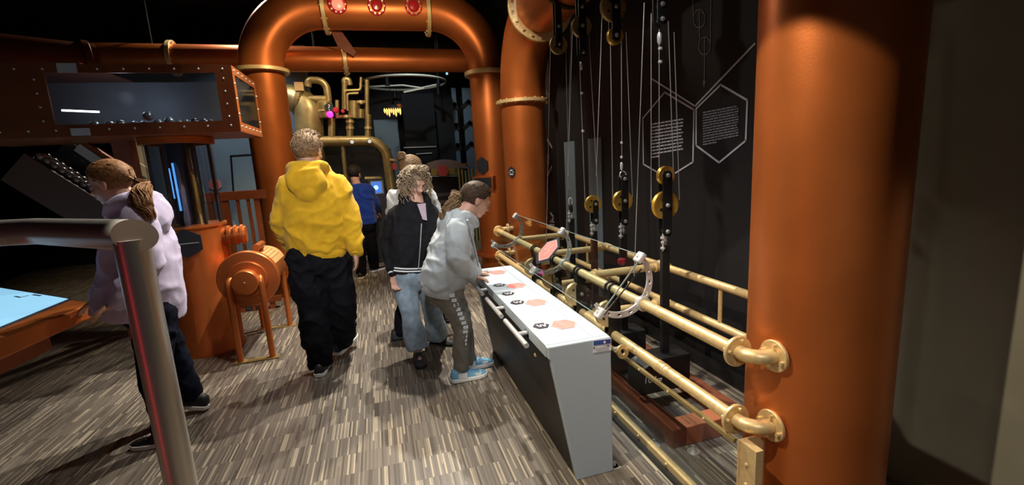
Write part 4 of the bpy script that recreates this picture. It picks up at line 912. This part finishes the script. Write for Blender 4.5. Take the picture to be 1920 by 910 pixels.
def face_parts(parent, c, fr, k, brow):
    for s in (-1, 1):
        e = MB().ell(fr.at(c, s*.031*k, .0715*k, -.004*k), fr.r*.013*k, fr.f*.011*k, fr.u*.009*k, 12, 8).build('eye', EYEW, parent)
        MB().ell(fr.at(c, s*.031*k, .0800*k, -.006*k), fr.r*.006*k, fr.f*.004*k, fr.u*.006*k, 10, 6).build('iris', EYED, e)
        MB().tube([fr.at(c, s*(.018+.008*j)*k, (.088-.004*j)*k, (.003+.002*math.sin(j*.9))*k) for j in range(4)], .0022*k, 6).build('eyelid', mat('lash', (.10, .05, .035), .6), parent)
        MB().tube([fr.at(c, s*(.014+.010*j)*k, (.094-.005*j)*k, (.018+.004*math.sin(j*.9))*k) for j in range(4)], .003*k, 6).build('eyebrow', brow, parent)
    MB().ell(fr.at(c, 0, .096*k, -.058*k), fr.r*.017*k, fr.f*.006*k, fr.u*.004*k, 12, 6).ell(fr.at(c, 0, .0935*k, -.066*k), fr.r*.014*k, fr.f*.006*k, fr.u*.0045*k, 12, 6).build('lips', LIPS, parent)
def hand_shapes(mb, w, d, nrm, k, curl, thumb=1, spread=.10):
    """palm with four unequal bent fingers and a thumb from the side of the palm"""
    d = V(d).normalized(); nrm = V(nrm); nrm = (nrm-d*nrm.dot(d)).normalized(); s = d.cross(nrm)*thumb
    mb.ell(w+d*.042*k, s*.040*k, d*.052*k, nrm*.017*k, 14, 10); chain(mb, [w-d*.03*k, w+d*.02*k], [.026*k, .024*k], 12)
    for i, (o, L) in enumerate(((.029, .070), (.010, .078), (-.009, .073), (-.027, .056))):
        b = w+d*.075*k+s*o*k; a = 0; p = [b]; dd = (d+s*spread*(1-i*.65)).normalized(); ax = s
        for j, fr_ in enumerate((.44, .32, .24)):
            a += curl*(.55 if j == 0 else .9); p.append(p[-1]+(dd*math.cos(a)+nrm*math.sin(a))*(L*fr_*k))
        chain(mb, p, [.0092*k, .0085*k, .008*k, .007*k], 10, 3)
    b = w+d*.022*k+s*.030*k; p = [b, b+(s*.75+d*.6+nrm*.2)*.030*k, b+(s*.85+d*1.15+nrm*.45)*.045*k, b+(s*.75+d*1.75+nrm*.75)*.050*k]
    chain(mb, p, [.013*k, .0105*k, .0095*k, .008*k], 10, 3)
def shoe(parent, heel_z, ank, d, upper, sole, k=1., pitch=0., name='shoe', laces=None, accent=None):
    """low shoe: sole slab, upper, toe; d is the toe direction on the floor"""
    d = V((d[0], d[1], 0)).normalized(); r = V((d.y, -d.x, 0)); u = V((0, 0, 1)); M = Matrix.Rotation(pitch, 3, r); d = M @ d; u = M @ u
    o = V((ank.x, ank.y, heel_z)); st = [(-.075, .020, .060), (-.066, .031, .085), (-.04, .037, .098), (0, .038, .096), (.04, .040, .080), (.08, .044, .060), (.12, .044, .050), (.15, .037, .044), (.172, .020, .034)]
    rings = []
    for s_, w, h in st:
        c = o+d*s_*k; ring_ = []
        for q in range(16):
            a = 2*PI*q/16; x = math.cos(a)*w*k; z = (.022+max(0, math.sin(a))**.8*(h-.022) if math.sin(a) > 0 else .014)*k; ring_.append(c+r*x+u*z)
        rings.append(ring_)
    up = MB().loft(rings).build(name, upper, parent, ang=60)
    out = [(-.08, 0.)]+[(s_, w+.005) for s_, w, h in st]+[(.180, 0.)]; pts = [o+d*a*k+r*b*k for a, b in out]+[o+d*a*k-r*b*k for a, b in out[-2:0:-1]]
    MB().prism([p+u*.002 for p in pts], u*.026*k).build('sole', sole, up, smooth=False, bev=.005)
    for j in range(4): 
        p = o+d*(.02+.022*j)*k+u*(.092-.0115*j)*k; MB().tube([p-r*.024*k-u*.006*k, p+u*.004*k, p+r*.024*k-u*.006*k], .0032*k, 6).build('lace', laces or sole, up)
    if accent:
        for sgn in (-1, 1):
            for (s0, s1, z0, z1) in ((-.03, .03, .032, .066), (.085, .125, .030, .046)):
                q = [o+d*s0*k+r*sgn*.034*k+u*z0*k, o+d*s1*k+r*sgn*.042*k+u*z0*k, o+d*s1*k+r*sgn*.040*k+u*z1*k, o+d*s0*k+r*sgn*.034*k+u*z1*k]
                MB().prism([p+r*sgn*.0 for p in q], r*sgn*.006*k).build('overlay', accent, up, smooth=False)
    return up
def hairmat(name, a, b):
    if name in MATS: return MATS[name]
    m_ = mat(name, a, .62, 0, spec=.22, var=.01); nt = m_.node_tree; rp = [n for n in nt.nodes if n.type == 'VALTORGB'][0]; rp.color_ramp.elements[0].color = (*a, 1); rp.color_ramp.elements[1].color = (*b, 1); nt.nodes[[n.name for n in nt.nodes if n.type == 'TEX_NOISE'][0]].inputs['Scale'].default_value = 70; return m_
def hair_cap(mb, c, fr, k, low=-.06, grow=1.0, hairline=.055, back=-.10):
    """shell over the skull, open over the face and ears"""
    N, M_ = 28, 20; A, B, D = .083*k*grow, .103*k*grow, .093*k*grow; o = (0, -.014*k, .028*k)
    def keep(x, y, z):
        x, y, z = x/k, y/k, z/k
        if z < low: return False
        if y > .035 and z < hairline+ .25*(y-.09): return False
        if abs(x) > .055 and y > -.005 and z < .020: return False
        return True
    for sc in (1.0, .93):
        b0 = len(mb.v); fs = []; loc = []
        for i in range(M_+1):
            t = PI*i/M_
            for j in range(N):
                a = 2*PI*j/N; loc.append((o[0]+A*sc*math.sin(t)*math.cos(a), o[1]+B*sc*math.sin(t)*math.sin(a), o[2]+D*sc*math.cos(t)))
        mb.v += [fr.at(c, *l) for l in loc]
        for i in range(M_):
            for j in range(N):
                q = (i*N+j, i*N+(j+1) % N, (i+1)*N+(j+1) % N, (i+1)*N+j); cc = [sum(loc[w][e] for w in q)/4 for e in range(3)]
                if keep(*cc): mb.f.append(tuple(b0+w for w in q))
def skull(c, fr, k, a, e, g=1.03):
    """point on the hair shell: a = azimuth from the face, e = elevation"""
    return fr.at(c, .083*k*g*math.cos(e)*math.sin(a), -.014*k+.103*k*g*math.cos(e)*math.cos(a), .028*k+.093*k*g*math.sin(e))

def person(name, label, S):
    """S holds joints as (u, v, depth y) pixels; everything is turned into metres here"""
    J = {q: (PY(*p) if len(p) == 3 else PY(p[0], p[1], S['Y'])) for q, p in S['J'].items()}
    for q, dz in S.get('dz', {}).items(): J[q] = J[q]+V(dz)
    base = V(((J['anL'].x+J['anR'].x)/2, (J['anL'].y+J['anR'].y)/2, 0)); root = thing(name, label, 'person', base)
    bf = Frame(S['psi']); k = S.get('hs', 1.); hf = Frame(*S['head']); hc = J['head']
    # ---- body: one continuous skin
    b = MB(); head_shapes(b, hc, hf, k)
    chain(b, [hf.at(hc, 0, -.022*k, -.05*k), J['neck'], J['chest']], [.052*k, .056, .09]); chain(b, [J['chest'], J['waist'], J['pelvis']], [.09, .09, .095])
    for s in 'LR':
        chain(b, [J['chest'], J['sh'+s]], [.07, .045]); chain(b, [J['sh'+s], J['el'+s], J['wr'+s]], [.045, .036, .025])
        chain(b, [J['pelvis'], J['hip'+s]], [.08, .075]); chain(b, [J['hip'+s], J['kn'+s], J['an'+s]], [.07, .05, .034])
        a_ = J['an'+s]; e_ = a_+V((*S['toe'+s], 0)).normalized()*.09; e_.z = S.get('heel'+s, 0.)+.038; chain(b, [a_, V((a_.x, a_.y, e_.z+.012)), e_], [.034, .03, .02])
        h = S['hand'+s]; 
        if h: hand_shapes(b, J['wr'+s]+V(h[0]).normalized()*.02, h[0], h[1], h[4] if len(h) > 4 else .92, h[2], h[3])
    body = fuse(b, .0062, 3, 'body', SKIN, root, dec=.6); face_parts(body, hc, hf, k, S['hairm'])
    # ---- top garment
    T = S['top']; g = MB(); rows = T['rows']; cs = [J[r[0]] if isinstance(r[0], str) else PY(*r[0]) for r in rows]; rings = []
    for i, r in enumerate(rows):
        tn = (cs[min(i+1, len(cs)-1)]-cs[max(i-1, 0)]).normalized(); ax = (bf.r-tn*bf.r.dot(tn)).normalized(); ay = tn.cross(ax); rings.append(ellring(cs[i], ax, ay, r[1], r[2]))
        if i == 0: hem = (cs[0], ax, ay, tn, r[1], r[2])
    g.loft(rings)
    for s in 'LR':
        a = J['sh'+s]; e = J['el'+s]; w = J['wr'+s]; rs = T.get('sl', (.072, .066, .056, .046)); chain(g, [J['chest'].lerp(a, .55)+V((0, 0, .02)), a, a.lerp(e, .5), e, e.lerp(w, .6), w], [.075, rs[0], rs[1]*1.02, rs[1], rs[2], rs[3]], 16)
    if T.get('hood'):
        n0 = J['neck']; q = bf; hk = T.get('hoodk', 1.); hd = T.get('hooddir', (0, 0)); H = lambda x, y, z: q.at(n0, x*hk+hd[0]*0, y*hk, z*hk)
        chain(g, [H(-.055, .065, -.045), H(-.085, .015, .01), H(-.07, -.055, .03), H(0, -.09, .025), H(.07, -.055, .03), H(.085, .015, .01), H(.055, .065, -.045)], [.020, .030, .038, .044, .038, .030, .020], 12)
        g.ell(H(0, -.10, -.045), q.r*.10*hk, q.f*.055*hk, V((0, 0, .085*hk))); g.ell(H(0, -.105, -.10), q.r*.06*hk, q.f*.045*hk, V((0, 0, .06*hk)))
    top = fuse(g, .011, 4, T['name'], T['mat'], root, T.get('fold', .016), T.get('fs', 8.), (1, 1, 1.0), S.get('seed', 1))
    c, ax, ay, tn, aa, bb = hem; t2 = -tn if T.get('flip') else tn
    if T.get('band', 1):
        hb_ = MB().loft([ellring(c-tn*.035, ax, ay, aa*.96, bb*.96), ellring(c-tn*.018, ax, ay, aa*1.0, bb*1.0), ellring(c+tn*.012, ax, ay, aa*1.01, bb*1.01), ellring(c+tn*.03, ax, ay, aa*.97, bb*.97)]).build('waistband', T.get('bandmat', T['mat']), top)
        for dz_ in T.get('stripes', ()): MB().loft([ellring(c+tn*(dz_-.005), ax, ay, aa*1.02, bb*1.02), ellring(c+tn*(dz_+.005), ax, ay, aa*1.02, bb*1.02)]).build('stripe', WHITE, hb_)
    for s in 'LR':
        e, w = J['el'+s], J['wr'+s]; d = (w-e).normalized(); r_ = T.get('sl', (.072, .066, .056, .046))[3]
        cf = MB().cyl(w-d*.035, w+d*.02, r_*.95, r_*.82, 20).build('cuff', T.get('cuffmat', T.get('bandmat', T['mat'])), top)
        for dz_ in T.get('stripes', ()): MB().cyl(w+d*(dz_-.013), w+d*(dz_-.003), r_*.97, r_*.95, 20).build('stripe', WHITE, cf)
    # ---- trousers
    P = S['pants']; g = MB(); pr = P['r']; pl = J['pelvis']
    g.ell(pl+V((0, 0, -.02)), bf.r*P.get('pw', .165), bf.f*P.get('pd', .12), V((0, 0, .13)))
    for s in 'LR':
        h, kn, an = J['hip'+s], J['kn'+s], J['an'+s]; chain(g, [h+V((0, 0, .05)), h.lerp(kn, .4), kn, kn.lerp(an, .5), an+V((0, 0, P.get('lift', .03)-pr[4]*.5))], pr, 18, 4, (0,))
    tr = fuse(g, .011, 3, P['name'], P['mat'], root, P.get('fold', .014), P.get('fs', 8.), (1, 1, P.get('sz', .8)), S.get('seed', 1)+4)
    if P.get('bootcuff'):
        for s in 'LR': a = J['an'+s]; MB().ring(a+V((0, 0, P['bootcuff'])), (0, 0, 1), pr[4]*.7, pr[4]*.98, .03, 20).build('cuff', P['mat'], tr)
    for s in 'LR':
        F_ = S['shoe']; shoe(root, S.get('heel'+s, 0.0), J['an'+s], S['toe'+s], F_[0], F_[1], F_[2], S.get('pitch'+s, 0.), 'shoe', F_[3] if len(F_) > 3 else None, F_[4] if len(F_) > 4 else None)
    S['root'], S['J2'], S['hf'], S['hc'], S['k'], S['bf'], S['topo'], S['trou'], S['body'] = root, J, hf, hc, k, bf, top, tr, body
    return S
def strand(mb, pts, r0, r1, n=5):
    m_ = len(pts); mb.tube(pts, [r0+(r1-r0)*i/(m_-1) for i in range(m_)], n)
def combed(mb, c, fr, k, tie, n, rnd, amin=-2.4, amax=2.4, emin=-.05, front=.62):
    """strands drawn over the skull from the hairline back to the tie"""
    for i in range(n):
        a = rnd.uniform(amin, amax); e = (front if abs(a) < 1.0 else rnd.uniform(emin, .5))+rnd.uniform(-.08, .15)
        p0 = skull(c, fr, k, a, e, 1.0); pts = []
        o = fr.at(c, 0, -.014*k, .028*k)
        for j in range(9):
            t = j/8; q = p0.lerp(tie, t); d = q-o; l = V((d.dot(fr.r)/(.083*k), d.dot(fr.f)/(.103*k), d.dot(fr.u)/(.093*k))); s_ = 1/max(l.length, 1e-4) if t < .9 else 1
            pts.append(o+d*max(1., s_)*(1.02+rnd.uniform(0, .015)))
        strand(mb, pts, .0032*k, .0028*k)
def tail(mb, pts, n, rnd, r0, r1, rm, wave=.0, th=.004):
    """loose bundle of strands along a curve, fat in the middle"""
    pts = [V(p) for p in pts]
    for i in range(n):
        a = rnd.uniform(0, 2*PI); q = math.sqrt(rnd.random()); ph = rnd.uniform(0, 6); out = []
        for j in range(13):
            t = j/12*rnd.uniform(.92, 1.0); f = t*(len(pts)-1); i0 = min(int(f), len(pts)-2); p = pts[i0].lerp(pts[i0+1], f-i0); d = (pts[i0+1]-pts[i0]).normalized(); x, y = perp(d)
            r = (r0+(rm-r0)*min(1, t*2.5)) if t < .6 else rm+(r1-rm)*(t-.6)/.4
            out.append(p+x*(math.cos(a)*q*r+wave*math.sin(t*16+ph))+y*(math.sin(a)*q*r+wave*math.cos(t*14+ph)))
        strand(mb, out, th, th*.5)
HB = hairmat('hair_brown', (.035, .020, .012), (.10, .06, .035)); HD = hairmat('hair_dark_blond', (.10, .058, .028), (.30, .19, .10)); HG = hairmat('hair_golden_brown', (.10, .045, .018), (.34, .17, .065)); HC = hairmat('hair_ash_blond', (.13, .09, .055), (.42, .32, .21)); HK = hairmat('hair_black', (.008, .007, .006), (.03, .025, .02))
DENIMD = cloth('dark_denim', (.006, .008, .018), .25, .3); BLK = cloth('black_fleece', (.015, .015, .017), .2); BLK2 = cloth('black_trouser_cloth', (.007, .007, .009), .2)
WSOLE = mat('white_rubber', (.72, .72, .70), .5); BSH = mat('black_shoe', (.012, .012, .013), .5); GSH = mat('dark_grey_shoe', (.03, .032, .036), .6)

# boy in yellow, seen from behind, walking away
YEL = cloth('yellow_fleece', (.58, .33, .012), .10)
s = person('person', 'person in yellow hoodie and black baggy trousers walking away', dict(Y=3.45, psi=4, hs=1.08, head=(16, -4), seed=2, hairm=HD,
    J=dict(head=(578, 283), neck=(580, 322), chest=(586, 372), waist=(595, 430), pelvis=(598, 482), shL=(543, 348), shR=(630, 345), elL=(530, 413, 3.47), elR=(655, 412, 3.42), wrL=(548, 462, 3.62), wrR=(666, 470, 3.36),
           hipL=(573, 492), hipR=(625, 490), knL=(587, 592, 3.46), knR=(640, 580, 3.52), anL=(601, 683, 3.42), anR=(641, 640, 3.72)),
    toeL=(.1, 1), toeR=(.55, .85), heelL=0., heelR=.04, pitchR=.25, handL=None, handR=((.02, .05, -1), (-1, .2, 0), .35, 1),
    top=dict(name='hoodie', mat=YEL, hood=True, hoodk=1.25, fold=.018, fs=5.5, sl=(.082, .078, .068, .05), rows=[((597, 470, 3.45), .195, .13), ((596, 440, 3.45), .215, .15), ((592, 405, 3.45), .21, .15), ((586, 370, 3.45), .20, .14), ((583, 345, 3.45), .175, .115), ((580, 325, 3.45), .085, .085)]),
    pants=dict(name='trousers', mat=BLK2, r=(.12, .115, .10, .098, .075), pw=.185, pd=.135, fold=.022, lift=.02, fs=7), shoe=(BSH, WSOLE, 1.08)))
rnd = random.Random(11); m = MB(); hair_cap(m, s['hc'], s['hf'], s['k'], -.055, 1.0, .06)
for i in range(420):
    a = rnd.uniform(-PI, PI); e = rnd.uniform(-.35, 1.5)
    if abs(a) < 1.2 and e < .55: continue
    p = skull(s['hc'], s['hf'], s['k'], a, e, .99); nrm = (p-s['hc']).normalized(); dn = V((0, 0, -1)) if e < .7 else s['hf'].f*.8+V((rnd.uniform(-.5, .5), 0, .1))
    L = .022 if e < .2 else .042; strand(m, [p, p+(nrm*.45+dn*.55)*L*.5+nrm*.003, p+(nrm*.3+dn*.8)*L+V((rnd.uniform(-.006, .006), 0, rnd.uniform(-.004, .006)))], .0042, .0015, 4)
m.build('hair', HD, s['root'], ang=80)

# girl in pale grey bending over the desk
GRY = cloth('pale_grey_fleece', (.46, .50, .50), .06); TAUPE = cloth('taupe_jersey', (.20, .185, .15), .08); LBL = mat('light_blue_leather', (.16, .36, .52), .5)
s = person('person', 'person in pale grey hoodie and taupe trousers bending over the console desk', dict(Y=2.97, psi=86, hs=.98, head=(84, -30), seed=5, hairm=HB,
    J=dict(head=(893, 374, 2.97), neck=(868, 408, 2.97), chest=(856, 440, 2.97), waist=(840, 490, 2.97), pelvis=(831, 535, 2.97), shR=(857, 432, 2.83), shL=(868, 424, 3.12), elR=(858, 488, 2.78), elL=(876, 482, 3.14), wrR=(886, 519, 2.92), wrL=(892, 510, 3.08),
           hipR=(840, 548, 2.89), hipL=(836, 545, 3.05), knR=(866, 608, 2.88), knL=(864, 602, 3.06), anR=(864, 684, 2.90), anL=(880, 672, 3.06)),
    toeR=(1, .05), toeL=(1, .02), handR=((.9, .25, -.35), (.1, -.15, -1), .75, -1, .85), handL=((1, .05, -.35), (.1, 0, -1), .75, 1, .85),
    top=dict(name='hoodie', mat=GRY, hood=True, hoodk=1.1, fold=.015, fs=7.5, sl=(.068, .066, .056, .04), cuffmat=mat('purple_cuff', (.10, .03, .16), .8), rows=[((828, 540, 2.97), .175, .135), ((833, 510, 2.97), .18, .142), ((842, 475, 2.97), .175, .13), ((852, 440, 2.97), .17, .11), ((861, 420, 2.97), .14, .09), ((868, 408, 2.97), .07, .065)]),
    pants=dict(name='trousers', mat=TAUPE, r=(.092, .088, .066, .060, .048), pw=.155, pd=.125, fold=.010, lift=-.01), shoe=(LBL, WSOLE, 1.0, LBL, WSOLE)))
J = s['J2']; rnd = random.Random(3); m = MB(); hair_cap(m, s['hc'], s['hf'], s['k'], -.05, 1.0, .06)
tie = s['hf'].at(s['hc'], 0, -.125, -.02); combed(m, s['hc'], s['hf'], s['k'], tie, 300, rnd); m.build('hair', HB, s['root'], ang=80)
m = MB(); tail(m, [tie, tie+V((-.05, -.02, .01)), PY(858, 375, 2.93), PY(846, 385, 2.92), PY(834, 400, 2.93), PY(832, 412, 2.93)], 190, rnd, .012, .03, .042, .006, .0032); m.build('ponytail', HD, s['root'], ang=80, label='lighter loose ponytail')
MB().ring(tie, s['hf'].f, .008, .017, .012, 16).build('hair_tie', BLK, s['root'])
for i in range(15):
    t_ = i/14; h, kn, an = J['hipR'], J['knR'], J['anR']; p = h.lerp(kn, t_*2) if t_ < .5 else kn.lerp(an+V((0, 0, .08)), t_*2-1); rr = (.09-.024*t_*2 if t_ < .5 else .066-.016*(t_*2-1))
    MB().box(p+V((.012, -rr-.002, 0)), (.032, .012, .022), 0).build('side_print', WHITE, s['trou'], smooth=False)
st = MB(); pts = [PY(876, 412, 2.82), PY(884, 440, 2.86), PY(891, 470, 2.9), PY(897, 499, 2.93)]; 
MB().tube(pts, .007, 8, sx=2.2).build('hood_cord', GRY, s['topo'])

# girl in black with curly hair
JEAN = cloth('light_denim', (.25, .32, .38), .22, .3)
s = person('person', 'person with curly hair in black zip hoodie and light flared jeans', dict(Y=3.42, psi=160, hs=.94, head=(150, -26), seed=7, hairm=HC,
    J=dict(head=(777, 341), neck=(780, 376), chest=(776, 412), waist=(773, 460), pelvis=(772, 510), shR=(741, 404, 3.44), shL=(806, 400, 3.42), elR=(728, 458, 3.46), elL=(813, 452, 3.36), wrR=(738, 511, 3.36), wrL=(806, 500, 3.26),
           hipR=(756, 522, 3.41), hipL=(793, 520, 3.46), knR=(770, 590, 3.37), knL=(811, 583, 3.56), anR=(783, 652, 3.34), anL=(821, 632, 3.62)),
    toeR=(.05, -1), toeL=(.75, -.6), handR=((.02, -.1, -1), (.3, -1, 0), .8, -1), handL=None,
    top=dict(name='hoodie', mat=BLK, hood=True, fold=.010, sl=(.064, .058, .050, .042), stripes=(-.012, .008), rows=[((768, 500, 3.42), .155, .115), ((770, 470, 3.42), .165, .125), ((772, 435, 3.42), .165, .12), ((776, 408, 3.42), .16, .11), ((779, 390, 3.42), .13, .09), ((781, 378, 3.42), .06, .06)]),
    pants=dict(name='jeans', mat=JEAN, r=(.088, .080, .068, .076, .088), pw=.15, pd=.115, fold=.014, fs=7, sz=.5, lift=.045), shoe=(GSH, BSH, .95)))
rnd = random.Random(8); m = MB(); hair_cap(m, s['hc'], s['hf'], s['k'], -.07, 1.04, .066)
for i in range(300):
    a = rnd.uniform(-PI, PI); e = rnd.uniform(.0, 1.4)
    if abs(a) < 1.2 and e < .95: e = rnd.uniform(.95, 1.4)
    p = skull(s['hc'], s['hf'], s['k'], a, e, .98); L = rnd.uniform(.09, .20) if abs(a) > 1.2 else rnd.uniform(.02, .045); rr = rnd.uniform(.010, .018); ph = rnd.uniform(0, 6); out_ = V((p.x-s['hc'].x, p.y-s['hc'].y, 0)).normalized(); pts = []
    for j in range(12):
        t_ = j/11; c_ = p+out_*(.035*math.sin(t_*2.4)+.006)+V((0, 0, -L*t_+.02*math.sin(t_*PI))); an_ = ph+t_*(8+L*25); pts.append(c_+V((math.cos(an_)*rr, math.sin(an_)*rr, math.sin(an_*1.3)*rr*.6)))
    strand(m, pts, .0045, .003, 4)
m.build('curly_hair', HC, s['root'], ang=80)
q = s['bf']; nk = s['J2']['neck']; MB().prism([q.at(nk, -.03, .085, -.02), q.at(nk, .035, .085, -.02), q.at(nk, .022, .128, -.13), q.at(nk, -.008, .13, -.14)], q.f*.008).build('shirt', cloth('pale_pink_shirt', (.50, .38, .46)), s['root'], smooth=False)
MB().tube([q.at(s['J2']['chest'], .0, .125, -.02), q.at(s['J2']['waist'], 0, .135, .0), q.at(s['J2']['pelvis'], 0, .125, .04)], .004, 6).build('zip', CHROME, s['topo'])

# person in white behind her
WHT = cloth('white_fleece', (.55, .58, .58), .05)
s = person('person', 'person in white hoodie with brown bun standing behind the one in black', dict(Y=3.95, psi=25, hs=.98, head=(55, -15), seed=9, hairm=HD,
    J=dict(head=(772, 318), neck=(772, 350), chest=(774, 395), waist=(778, 440), pelvis=(780, 490), shL=(742, 368, 3.98), shR=(803, 366, 3.92), elL=(736, 415, 4.0), elR=(818, 405, 3.9), wrL=(752, 455, 4.12), wrR=(826, 440, 4.05),
           hipL=(768, 500, 3.95), hipR=(795, 500, 3.98), knL=(758, 570, 3.9), knR=(812, 555, 4.05), anL=(750, 630, 3.86), anR=(826, 602, 4.12)),
    toeR=(1, -.1), toeL=(1, .1), handR=((.5, 0, -1), (0, -1, 0), .5, -1), handL=((1, 0, -.2), (0, 0, -1), .5, 1),
    top=dict(name='hoodie', mat=WHT, hood=True, sl=(.068, .062, .055, .043), rows=[((780, 480, 3.95), .165, .125), ((779, 445, 3.95), .17, .13), ((776, 405, 3.95), .165, .12), ((774, 378, 3.95), .15, .10), ((772, 360, 3.95), .08, .075)]),
    pants=dict(name='trousers', mat=BLK2, r=(.095, .085, .066, .06, .05), fold=.010), shoe=(GSH, BSH, 1.)))
rnd = random.Random(5); m = MB(); hair_cap(m, s['hc'], s['hf'], s['k'], -.06, 1.02, .055); tie = s['hf'].at(s['hc'], 0, -.11, .06); combed(m, s['hc'], s['hf'], s['k'], tie, 200, rnd)
for i in range(60):
    a = rnd.uniform(0, 6.28); b_ = rnd.uniform(0, 3); strand(m, [tie+V((math.cos(a+t_)*.032*math.cos(b_+t_*.5), math.sin(a+t_)*.032, .03+math.sin(b_+t_)*.028)) for t_ in [.35*j for j in range(7)]], .005, .004)
tail(m, [s['hf'].at(s['hc'], .06, .02, .0), s['hf'].at(s['hc'], .075, .03, -.07), s['hf'].at(s['hc'], .07, .03, -.14)], 40, rnd, .012, .008, .016, .004)
m.build('hair', HD, s['root'], ang=80)

# kid in blue at the kiosk
BLU = cloth('royal_blue_cloth', (.008, .035, .24), .1)
s = person('person', 'person in blue jacket and black trousers at the far kiosk', dict(Y=6.4, psi=10, hs=.98, head=(25, -8), seed=12, hairm=HK,
    J=dict(head=(665, 326), neck=(668, 345), chest=(673, 365), waist=(678, 392), pelvis=(682, 418), shL=(655, 354, 6.4), shR=(690, 353, 6.4), elL=(652, 385, 6.45), elR=(702, 382, 6.5), wrL=(664, 404, 6.62), wrR=(704, 398, 6.75),
           hipL=(675, 425), hipR=(690, 425), knL=(676, 470, 6.4), knR=(696, 465, 6.5), anL=(677, 513, 6.38), anR=(702, 500, 6.72)),
    toeL=(.3, 1), toeR=(.8, .6), handL=((0, .6, -.6), (0, 0, -1), .4, 1), handR=((0, .7, -.4), (0, 0, -1), .4, -1),
    top=dict(name='jacket', mat=BLU, hood=False, band=0, sl=(.07, .066, .058, .045), rows=[((682, 420, 6.4), .17, .125), ((678, 395, 6.4), .175, .13), ((674, 370, 6.4), .175, .125), ((671, 355, 6.4), .15, .10), ((669, 345, 6.4), .07, .07)]),
    pants=dict(name='trousers', mat=BLK2, r=(.095, .09, .075, .07, .065), fold=.01), shoe=(BSH, WSOLE, 1.)))
rnd = random.Random(6); m = MB(); hair_cap(m, s['hc'], s['hf'], s['k'], -.05, 1.02, .055)
for i in range(160):
    a = rnd.uniform(-PI, PI); e = rnd.uniform(-.2, 1.5)
    if abs(a) < 1.2 and e < .55: continue
    p = skull(s['hc'], s['hf'], s['k'], a, e, .99); strand(m, [p, p+(p-s['hc']).normalized()*.012+V((0, 0, -.012)), p+(p-s['hc']).normalized()*.014+V((0, 0, -.03))], .004, .002, 4)
m.build('hair', HK, s['root'], ang=80)

# girl in lilac at the touch table
LIL = cloth('lilac_fleece', (.52, .47, .66), .05)
s = person('person', 'person in lilac hoodie and dark jeans leaning over the touch table', dict(Y=2.95, psi=-84, hs=1.0, head=(-82, -14), seed=15, hairm=HG,
    J=dict(head=(207, 342, 2.95), neck=(243, 385, 2.95), chest=(258, 430, 2.95), waist=(272, 500, 2.95), pelvis=(278, 570, 2.95), shL=(262, 412, 2.80), shR=(240, 400, 3.10), elL=(275, 495, 2.74), elR=(222, 480, 3.18), wrL=(222, 565, 2.72), wrR=(188, 560, 3.14),
           hipL=(290, 592, 2.87), hipR=(280, 588, 3.04), knL=(292, 700, 2.84), knR=(326, 670, 3.12), anL=(308, 805, 2.80), anR=(362, 745, 3.14)),
    toeL=(-1, .1), toeR=(-1, .1), pitchR=.25, heelR=.03, handL=((-1, .1, -.5), (0, 0, -1), .35, 1), handR=((-1, .1, -.5), (0, 0, -1), .35, -1),
    top=dict(name='hoodie', mat=LIL, hood=True, hoodk=1.15, fold=.013, fs=5.5, band=0, sl=(.080, .074, .062, .05), rows=[((262, 590, 2.95), .185, .205), ((266, 555, 2.95), .19, .20), ((268, 510, 2.95), .185, .175), ((262, 455, 2.95), .18, .15), ((255, 415, 2.95), .155, .12), ((246, 390, 2.95), .08, .075)]),
    pants=dict(name='jeans', mat=DENIMD, r=(.105, .098, .078, .066, .056), pw=.17, pd=.14, fold=.012), shoe=(BSH, WSOLE, 1.)))
rnd = random.Random(9); m = MB(); hair_cap(m, s['hc'], s['hf'], s['k'], -.05, 1.0, .06); tie = s['hf'].at(s['hc'], 0, -.125, -.035)
combed(m, s['hc'], s['hf'], s['k'], tie, 340, rnd); m.build('hair', HG, s['root'], ang=80)
m = MB(); tail(m, [tie, tie+V((.04, -.02, -.03)), PY(262, 370, 2.80), PY(272, 392, 2.76), PY(283, 415, 2.76)], 220, rnd, .014, .025, .045, .004, .0032); m.build('ponytail', HG, s['root'], ang=80, label='long golden brown ponytail')
MB().ring(tie, s['hf'].f, .01, .02, .014, 16).build('hair_tie', BLK, s['root'])
